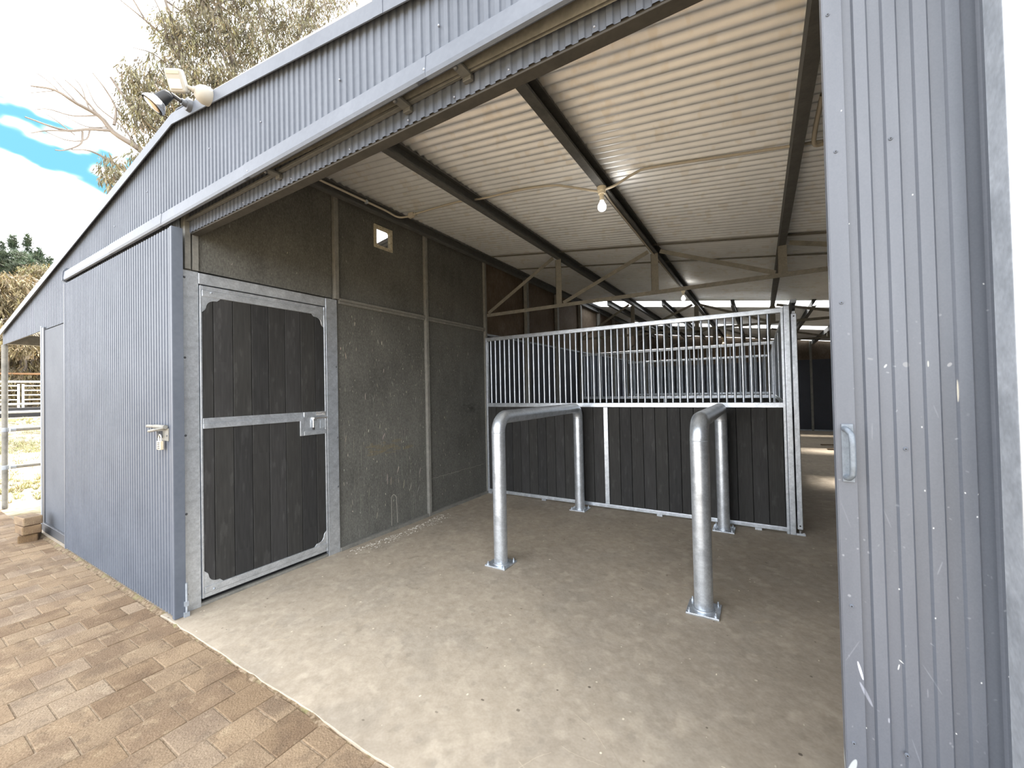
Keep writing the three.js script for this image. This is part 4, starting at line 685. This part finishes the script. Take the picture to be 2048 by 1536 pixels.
// ---------------------------------------------------------------- verandah edge, loose bricks, small things
{
  for (const [d, lab] of [[1.2, 'round galvanised verandah post at the left corner of the shed front'], [4.8, 'second galvanised verandah post behind the corner one']]) {
    const p = thing('verandah_post', lab, 'post', [-9.12, -0.06, d], 'verandah posts'); part(p, 'pipe', cylG(V(-9.12, -0.06, d), V(-9.12, 2.245, d), 0.031, 0.031, 20), M.galvOld);
    for (const y of [1.044, 0.514]) part(p, 'clamp', cylG(V(-9.12, y - 0.03, d), V(-9.12, y + 0.03, d), 0.039, 0.039, 20), M.galvDull);
  }
  for (const [y, lab] of [[1.044, 'upper galvanised pipe rail between the verandah posts'], [0.514, 'lower galvanised pipe rail between the verandah posts']]) {
    const q = thing('pipe_rail', lab, 'rail', [-9.12, y, 3], 'pipe rails of the verandah'); part(q, 'pipe', cylG(V(-9.12, y, 1.252), V(-9.12, y, 4.75), 0.028, 0.028, 16), M.galvOld);
    part(q, 'collar', cylG(V(-9.12, y, 1.252), V(-9.12, y, 1.3), 0.032, 0.032, 16), M.galvDull);
  }
  const mats = [0xf2ecdf, 0xe4d8c4, 0xc4b49a].map((c) => P({ color: c, map: sized(paverTex, 0.7, 0.7, 0.3, 0.2), bumpMap: sized(grit, 0.2, 0.2), bumpScale: 0.004, roughness: 0.92 }));
  [[0, 'topmost pale loose brick of the little stack beside the shed wall', 0.205, 0.12, 0], [1, 'middle loose brick of the little stack beside the shed wall', 0.115, 0.05, 1], [2, 'bottom darker loose brick of the little stack beside the shed wall', 0.022, -0.25, 2]].forEach(([k, lab, y, turn, m]) => {
    const b = thing('loose_brick', lab, 'brick', [-6.58 + (k === 2 ? -0.06 : 0), y - 0.045, 1.02 + (k === 2 ? 0.02 : 0)], 'stacked loose bricks'); b.rotation.y = turn;
    const g = new RoundedBoxGeometry(k === 2 ? 0.31 : 0.25, 0.088, 0.14, 2, 0.012); g.translate(0, 0.045, 0); const me = new THREE.Mesh(uvm(g), mats[m]); me.name = 'body'; me.castShadow = me.receiveShadow = true; b.add(me);
  });
  const wood = P({ color: 0x6b5c4a, roughness: 0.85 });
  for (const [a, b, lab] of [[V(1.16, 0.06, 11.6), V(1.75, 0.018, 12.1), 'thin dark stick lying propped on the far aisle floor'], [V(1.22, 0.02, 11.2), V(1.8, 0.02, 11.35), 'weathered offcut of board on the far aisle floor']]) { const s = thing('timber_offcut', lab, 'timber', [a.x, 0, -a.z], 'timber offcuts in the aisle'); part(s, 'piece', barG(a, b, 0.05, 0.025), wood); }
  // chaff and flakes swept along the foot of the dark wall
  const r = rng(91), fl = new THREE.CircleGeometry(0.006, 5); fl.rotateX(-Math.PI / 2); const N = 420, im = new THREE.InstancedMesh(fl, P({ color: 0xe8e4da, roughness: 0.9 }), N), m4 = new THREE.Matrix4(), qq = new THREE.Quaternion(), e = new THREE.Euler();
  for (let i = 0; i < N; i++) { const t = r(), d = 2.45 + t * 1.25 + R(r, -0.05, 0.05), x = -3.3 + Math.abs((r() + r() + r() - 1.5) * 0.14) + 0.02 + Math.sin(t * 3) * 0.06; e.set(R(r, -0.15, 0.15), r() * 6, R(r, -0.15, 0.15)); const s = R(r, 0.4, 1.5); m4.compose(V(x, 0.0035, d), qq.setFromEuler(e), new THREE.Vector3(s * R(r, 0.6, 1.6), 1, s)); im.setMatrixAt(i, m4); }
  im.name = numbered('paint_flakes'); im.userData = { label: 'scattered pale flakes on the floor along the dark wall', category: 'flakes', kind: 'stuff' }; scene.add(im);
}

// ---------------------------------------------------------------- paddock: yard panels, rails, trough
const GY = (x) => -0.07 + (x < -10 ? 0.052 * (-10 - x) : 0);
{
  const panel = (d0, d1, x, lab) => {
    const t = thing('yard_panel', lab, 'fence panel', [x, GY(x), (d0 + d1) / 2], 'round yard panels in the paddock'), g0 = GY(x);
    for (const d of [d0, d1]) part(t, 'upright', cylG(V(x, g0 - 0.03, d), V(x, 2.24, d), 0.04, 0.04, 10), M.whitePipe);
    for (let k = 0; k < 5; k++) { const y = 1.28 + 0.88 * k / 4; part(t, 'rail', cylG(V(x, y, d0), V(x, y, d1), 0.024, 0.024, 10), M.whitePipe); }
  };
  panel(1.2, 4.36, -30, 'left white pipe yard panel seen under the verandah');
  panel(4.5, 7.7, -30, 'right white pipe yard panel seen under the verandah');
  const rl = (x, y, r, m, lab, d0, d1) => { const t = thing('fence_rail', lab, 'rail', [x, y, (d0 + d1) / 2]); part(t, 'pipe', cylG(V(x, y, d0), V(x, y, d1), r, r, 12), m); for (const d of [d0 + 0.1, d1 - 0.1]) part(t, 'support', cylG(V(x, GY(x) - 0.05, d), V(x, y, d), r * 0.9, r * 0.9, 10), m); };
  rl(-27.5, 2.28, 0.045, M.galv, 'galvanised top rail of the yard fence beyond the verandah', -1, 9);
  rl(-31.5, 2.8, 0.05, M.rust, 'rusty tan rail above the white yard panels', -1, 10);
  rl(-27.1, 1.31, 0.045, M.galvDull, 'pale lower rail of the yard fence beyond the verandah', -0.8, 8.8);
  rl(-25.4, 1.0, 0.05, M.galvDull, 'nearest pale low rail lying in front of the dark barrier', -0.6, 8.6);
  const t = thing('rubber_barrier', 'long dark rubber strip barrier below the yard rails', 'barrier', [-26, GY(-26), 3.5]);
  part(t, 'strip', boxG(-26.06, -26, GY(-26) - 0.02, 1.17, -1, 8.9, 0.02), M.black);
  for (const d of [-0.9, 2.2, 6.1, 8.7]) part(t, 'stake', boxG(-26.12, -26.06, GY(-26) - 0.05, 1.2, d, d + 0.08, 0.01), M.galvOld);
}
{
  // dry grass tufts
  const r = rng(12), bl = new THREE.BufferGeometry(), pos = [], idx = [];
  for (let k = 0; k < 7; k++) { const a = k * 0.9 + 0.3, w = 0.012, h = 0.07 + 0.05 * ((k * 37) % 10) / 10, lx = Math.cos(a) * 0.05, lz = Math.sin(a) * 0.05, b = pos.length / 3; pos.push(-w + lx * 0.2, 0, lz * 0.2, w + lx * 0.2, 0, lz * 0.2, lx * 1.4, h, lz * 1.4); idx.push(b, b + 1, b + 2); }
  bl.setAttribute('position', new THREE.Float32BufferAttribute(pos, 3)); bl.setIndex(idx); bl.computeVertexNormals();
  const N = 4200, im = new THREE.InstancedMesh(bl, P({ color: 0xffffff, roughness: 0.9 }), N), m4 = new THREE.Matrix4(), q = new THREE.Quaternion(), e = new THREE.Euler(), c = new THREE.Color();
  let n = 0; while (n < N) { const x = -9.4 - 16 * r(), d = R(r, 0.4, 5.5); if (fbm((x + 30) * 0.05, d * 0.05 + 0.5, 16, 3) < 0.47 && r() < 0.85) { continue; } const s = R(r, 0.4, 1.2); e.set(0, r() * 6.3, 0); m4.compose(V(x, GY(x) + (x < -10 ? (vn(x * 0.9 + 40, -d * 0.9 + 90, 256) - 0.5) * 0.12 : 0) - 0.005, d), q.setFromEuler(e), new THREE.Vector3(s, s, s)); im.setMatrixAt(n, m4); c.setHSL(R(r, 0.12, 0.19), R(r, 0.22, 0.4), R(r, 0.16, 0.3)); im.setColorAt(n, c); n++; }
  im.name = numbered('paddock_grass'); im.userData = { label: 'short dry yellow-green grass in the paddock', category: 'grass', kind: 'stuff' }; scene.add(im);
}

// ---------------------------------------------------------------- trees
// branches: [[points], r0, r1]; leaves in hanging clumps at the twig ends
function branchG(pts, r0, r1, rad = 6) {
  const c = new THREE.CatmullRomCurve3(pts), n = Math.max(4, pts.length * 3), fr = c.computeFrenetFrames(n, false), pos = [], uv = [], idx = [], p = new THREE.Vector3();
  for (let i = 0; i <= n; i++) { c.getPointAt(i / n, p); const r = r0 + (r1 - r0) * i / n; for (let k = 0; k <= rad; k++) { const a = k / rad * 6.2832, cx = Math.cos(a) * r, cy = Math.sin(a) * r; pos.push(p.x + fr.normals[i].x * cx + fr.binormals[i].x * cy, p.y + fr.normals[i].y * cx + fr.binormals[i].y * cy, p.z + fr.normals[i].z * cx + fr.binormals[i].z * cy); uv.push(k / rad * 0.5, i / n * 3); } }
  for (let i = 0; i < n; i++) for (let k = 0; k < rad; k++) { const a = i * (rad + 1) + k, b = a + rad + 1; idx.push(a, b, a + 1, a + 1, b, b + 1); }
  const g = new THREE.BufferGeometry(); g.setAttribute('position', new THREE.Float32BufferAttribute(pos, 3)); g.setAttribute('uv', new THREE.Float32BufferAttribute(uv, 2)); g.setIndex(idx); g.computeVertexNormals(); return g.toNonIndexed();
}
const leafSpray = (() => { // one hanging spray of narrow leaves
  const pos = [], idx = [], r = rng(44);
  for (let k = 0; k < 9; k++) { const a = r() * 6.28, out = R(r, 0.05, 0.34), y0 = R(r, -0.12, 0.16), len = R(r, 0.16, 0.3), w = R(r, 0.022, 0.04), x = Math.cos(a) * out, z = Math.sin(a) * out, dx = Math.cos(a) * 0.1, dz = Math.sin(a) * 0.1, px = -Math.sin(a) * w, pz = Math.cos(a) * w, b = pos.length / 3;
    pos.push(x, y0, z, x + dx * 0.5 + px, y0 - len * 0.45, z + dz * 0.5 + pz, x + dx * 0.5 - px, y0 - len * 0.45, z + dz * 0.5 - pz, x + dx, y0 - len, z + dz); idx.push(b, b + 1, b + 2, b + 1, b + 3, b + 2); }
  const g = new THREE.BufferGeometry(); g.setAttribute('position', new THREE.Float32BufferAttribute(pos, 3)); g.setIndex(idx); g.computeVertexNormals(); return g;
})();
const needleSpray = (() => { const pos = [], idx = [], r = rng(45); for (let k = 0; k < 12; k++) { const a = k * 2.4, l = R(r, 0.3, 0.6), u = R(r, -0.05, 0.35), w = 0.03, b = pos.length / 3; pos.push(-Math.sin(a) * w, 0, Math.cos(a) * w, Math.sin(a) * w, 0, -Math.cos(a) * w, Math.cos(a) * l, u, Math.sin(a) * l); idx.push(b, b + 1, b + 2); } const g = new THREE.BufferGeometry(); g.setAttribute('position', new THREE.Float32BufferAttribute(pos, 3)); g.setIndex(idx); g.computeVertexNormals(); return g; })();
const M_leaf = P({ color: 0xffffff, roughness: 0.7, transmission: 0.25, thickness: 0 });
function grow(t, o) {
  // o: base, height, seed, clumps [[x,y,d,rx,ry,n]], hue range, spray
  const r = rng(o.seed), br = [], leaves = [];
  for (const [pts, a, b] of o.limbs ?? []) br.push(branchG(pts, a, b, 7));
  const hubs = o.hubs;
  for (const [cx, cy, cd, rx, ry, n] of o.clumps) {
    const c = V(cx, cy, cd); let best = hubs[0]; for (const h of hubs) if (h.distanceTo(c) < best.distanceTo(c)) best = h;
    const mid = best.clone().lerp(c, 0.5); mid.y += 0.12 * best.distanceTo(c) * (o.droop ?? 1); mid.x += R(r, -0.4, 0.4); mid.z += R(r, -0.4, 0.4);
    br.push(branchG([best, mid, c], 0.022 * Math.min(6, best.distanceTo(c)) + 0.015, 0.012, 5));
    for (let k = 0; k < 4; k++) { const e = c.clone().add(new THREE.Vector3(R(r, -1, 1) * rx, R(r, -0.7, 0.9) * ry, R(r, -1, 1) * rx)); const m2 = c.clone().lerp(e, 0.5); m2.y += R(r, 0, 0.25); br.push(branchG([c.clone().lerp(mid, R(r, 0, 0.5)), m2, e], 0.014, 0.005, 4)); }
    for (let k = 0; k < n * (o.dense ?? 1); k++) { const th = r() * 6.283, ph = Math.acos(R(r, -1, 1)), q = Math.pow(r(), 0.45); leaves.push([c.x + rx * q * Math.sin(ph) * Math.cos(th), c.y + ry * q * Math.cos(ph), c.z + rx * q * Math.sin(ph) * Math.sin(th)]); }
  }
  part(t, 'trunk', merge(br), o.bark ?? M.bark);
  const im = new THREE.InstancedMesh(o.spray ?? leafSpray, M_leaf, leaves.length), m4 = new THREE.Matrix4(), q = new THREE.Quaternion(), e = new THREE.Euler(), c = new THREE.Color(), og = originOf.get(t);
  leaves.forEach(([x, y, z], i) => { e.set(R(r, -0.5, 0.5), r() * 6.28, R(r, -0.5, 0.5)); const s = R(r, 0.7, 1.35) * (o.size ?? 1); m4.compose(new THREE.Vector3(x - og.x, y - og.y, z - og.z), q.setFromEuler(e), new THREE.Vector3(s, s, s)); im.setMatrixAt(i, m4); c.setHSL(R(r, o.hue[0], o.hue[1]), R(r, o.sat[0], o.sat[1]), R(r, o.lum[0], o.lum[1])); im.setColorAt(i, c); });
  im.name = 'foliage'; im.userData.kind = 'stuff'; im.castShadow = im.receiveShadow = true; t.add(im);
}
{
  // large gum behind the gable
  const t = thing('gum_tree', 'tall gum tree with olive foliage and bare grey branches rising behind the gable', 'tree', [-23, GY(-23), 9.5]);
  const B = V(-23, GY(-23), 9.5), f = V(-22.6, 7.5, 9.4), h1 = V(-22, 12.5, 8.0), h2 = V(-22, 15.5, 10.5), h3 = V(-22, 19, 12.5), h4 = V(-22, 16.8, 8.0), h5 = V(-22, 10.6, 6.6), h6 = V(-22, 20.5, 9.5), h7 = V(-22.3, 23, 14), h8 = V(-22, 13.4, 6.4);
  const limbs = [[[B, V(-22.8, 4, 9.6), f], 0.42, 0.3], [[f, V(-22.2, 10, 8.9), h1, h4, V(-22, 19, 7.4)], 0.2, 0.05], [[f, V(-22.2, 11.5, 10), h2, h6, V(-22, 24, 9.2)], 0.24, 0.05], [[f, V(-22.4, 12.5, 11.2), h3, h7, V(-22, 27, 15.2)], 0.22, 0.05], [[f, V(-22, 9.8, 7.6), h5], 0.14, 0.08], [[h1, h8, V(-22, 14.4, 5.6)], 0.1, 0.04], [[h2, V(-21.8, 18, 9.6), V(-21.6, 20.5, 8.2)], 0.09, 0.03], [[h3, V(-21.8, 21, 11.4), V(-22, 24, 11.2)], 0.09, 0.03]];
  // bare branches reaching left, in front of the blue gap
  const bare = (p, a, b) => limbs.push([p.map(([y, d]) => V(-22, y, d)), a * 1.35, b * 2.2]);
  bare([[11.3, 7.2], [11.9, 6.5], [12.2, 5.66], [12.6, 5.3], [12.76, 4.6], [12.92, 4.1], [12.7, 3.5]], 0.11, 0.012);
  bare([[12.25, 5.66], [11.95, 5.0], [11.55, 4.35], [11.5, 3.36]], 0.05, 0.01); bare([[11.75, 4.8], [11.25, 4.75], [10.74, 4.25], [10.68, 4.08]], 0.03, 0.008); bare([[11.6, 4.5], [11.3, 3.9], [11.0, 3.5]], 0.024, 0.008);
  bare([[12.35, 5.55], [12.7, 5.2], [13.3, 4.6], [13.46, 4.34]], 0.04, 0.008); bare([[12.5, 5.7], [13.2, 5.75], [13.8, 5.45], [14.23, 5.08]], 0.04, 0.008); bare([[12.75, 4.7], [13.1, 4.3], [13.4, 4.0]], 0.02, 0.006); bare([[12.6, 5.2], [12.2, 4.5], [12.1, 3.9], [11.9, 3.6]], 0.026, 0.006);
  bare([[10.6, 6.6], [10.9, 5.8], [11.1, 5.0], [10.9, 4.5]], 0.05, 0.008); bare([[16.8, 8], [17.3, 7.4], [17.6, 6.6], [17.8, 5.9]], 0.05, 0.008); bare([[17.6, 6.7], [18.3, 6.2], [19, 5.6]], 0.03, 0.006); bare([[16, 7.8], [16.3, 7.0], [16.1, 6.3]], 0.03, 0.006); bare([[17.2, 7.5], [18.4, 7.2], [19.4, 6.6]], 0.03, 0.006); bare([[12.0, 6.4], [12.6, 5.9], [13.0, 5.2], [13.7, 4.9]], 0.03, 0.006); bare([[11.5, 4.6], [11.8, 4.1], [12.0, 3.6]], 0.016, 0.005); bare([[12.85, 4.3], [13.2, 3.8], [13.3, 3.4]], 0.016, 0.005);
  const clumps = [[-22, 10.5, 5.75, 0.55, 0.75, 70], [-22, 11.6, 6.9, 0.8, 0.8, 110], [-22, 13.2, 6.6, 0.9, 0.9, 150], [-22, 14.6, 6.7, 1.0, 1.0, 190], [-22, 13.9, 7.8, 0.9, 0.9, 170], [-22, 15.8, 7.8, 1.1, 1.1, 230], [-22, 14.9, 9.2, 1.1, 1.0, 230], [-22, 16.6, 9.4, 1.2, 1.1, 260], [-22, 17.7, 7.7, 1.0, 1.0, 190], [-22, 18.6, 9.0, 1.3, 1.2, 280], [-22, 20.2, 8.8, 1.2, 1.1, 230], [-22, 17.6, 11.0, 1.2, 1.1, 260], [-22, 19.6, 10.8, 1.3, 1.2, 280], [-22, 21.4, 10.6, 1.3, 1.1, 230], [-22, 20, 13, 1.3, 1.2, 260], [-22, 21.9, 12.6, 1.3, 1.2, 250], [-22, 22.5, 14.6, 1.3, 1.2, 220], [-22, 24.3, 14.2, 1.4, 1.2, 220], [-22, 24, 16.6, 1.3, 1.1, 170], [-22, 26, 16.2, 1.3, 1.2, 160], [-22, 23.6, 11.4, 1.3, 1.1, 160], [-22.4, 12.4, 8.6, 1.0, 0.9, 150], [-22, 12.2, 7.4, 0.7, 0.8, 110], [-22.5, 25.5, 12.8, 1.3, 1.1, 140], [-23.4, 18, 12.6, 1.3, 1.2, 160], [-23.2, 16, 10.8, 1.2, 1.1, 170], [-22.4, 21.8, 7.9, 1.1, 1, 120]];
  bare([[12.3, 5.5], [12.0, 4.9], [12.1, 4.3]], 0.02, 0.006); bare([[11.9, 5.0], [11.5, 4.9], [11.2, 4.4], [11.25, 3.8]], 0.022, 0.006); bare([[12.7, 5.0], [13.0, 4.9], [13.5, 4.75], [13.9, 4.3]], 0.02, 0.005); bare([[12.9, 4.1], [12.6, 3.7], [12.3, 3.3]], 0.014, 0.004);
  grow(t, { seed: 101, limbs, hubs: [h1, h2, h3, h4, h5, h6, h7, h8, V(-22, 19, 7.4), V(-22, 24, 9.2), V(-21.6, 20.5, 8.2), V(-22, 24, 11.2)], clumps, hue: [0.09, 0.16], sat: [0.26, 0.44], lum: [0.07, 0.19], size: 0.68, dense: 1.75 });
}
function roundTree(x, d, h, label, o) {
  const y = GY(x), t = thing(o.name, label, 'tree', [x, y, d], o.group), r = rng(o.seed), hubs = [], limbs = [[[V(x, y, d), V(x + 0.2, y + h * 0.25, d), V(x, y + h * 0.5, d + 0.1)], 0.03 * h, 0.018 * h]], clumps = [];
  for (let k = 0; k < 6; k++) { const a = k * 1.05 + r(), q = V(x + Math.cos(a) * o.w * 0.4, y + h * R(r, 0.45, 0.75), d + Math.sin(a) * o.w * 0.4); hubs.push(q); limbs.push([[V(x, y + h * 0.4, d), V(x + Math.cos(a) * o.w * 0.15, y + h * 0.52, d + Math.sin(a) * o.w * 0.15), q], 0.012 * h, 0.005 * h]); }
  for (let k = 0; k < o.n; k++) { const a = r() * 6.28, q = Math.sqrt(r()), yy = R(r, o.low ?? 0.2, 0.98), wv = o.w * Math.sqrt(Math.max(0.15, 1 - Math.pow((yy - 0.55) / 0.55, 2))); clumps.push([x + Math.cos(a) * q * wv, y + h * yy, d + Math.sin(a) * q * wv, o.cr ?? 0.9, (o.cr ?? 0.9) * 0.7, o.per ?? 60]); }
  grow(t, { seed: o.seed + 1, limbs, hubs, clumps, hue: o.hue, sat: o.sat, lum: o.lum, bark: o.bark, size: o.size ?? 1.3, spray: o.spray });
}
const gold = { name: 'wattle_tree', group: 'golden trees beyond the yard', hue: [0.09, 0.13], sat: [0.36, 0.56], lum: [0.07, 0.17], n: 64, per: 170, w: 2.6, low: 0.1, size: 0.75 };
roundTree(-33, 4.9, 6.6, 'golden olive bushy tree directly beyond the verandah', { ...gold, seed: 201 });
roundTree(-40.5, 8.6, 9.2, 'golden olive bushy tree half hidden by the sloping barge', { ...gold, seed: 211, hue: [0.09, 0.16] });
roundTree(-41, 2.6, 7.6, 'golden olive bushy tree at the left edge of the view', { ...gold, seed: 221, lum: [0.08, 0.19] });
// dark conifer
{
  const x = -50, d = 7.4, y = GY(x), t = thing('pine_tree', 'dark green pine with upright leader shoots above the golden trees', 'tree', [x, y, d]), hubs = [], limbs = [[[V(x, y, d), V(x, y + 6, d), V(x, y + 11.2, d)], 0.3, 0.05]], clumps = [], r = rng(301);
  for (let k = 0; k < 12; k++) hubs.push(V(x, y + 3 + k * 0.7, d));
  for (let k = 0; k < 150; k++) { const a = r() * 6.28, q = 0.3 + r() * 2.4, yy = R(r, 4, 11.2) - q * 0.5; clumps.push([x + Math.cos(a) * q, y + yy, d + Math.sin(a) * q, 0.9, 0.5, 70]); }
  for (const [dd, h] of [[-1.9, 10.6], [-1.0, 11.6], [-0.4, 12.4], [0.35, 12.6], [0.95, 11.8], [1.6, 11.2], [-2.6, 9.6], [2.4, 9.4]]) clumps.push([x, y + h - 0.7, d + dd, 0.26, 0.85, 80]);
  grow(t, { seed: 302, limbs, hubs, clumps, hue: [0.24, 0.34], sat: [0.16, 0.32], lum: [0.05, 0.13], spray: needleSpray, size: 0.8, droop: 0.2, bark: M.barkGrey });
}

renderer.render(scene, camera);
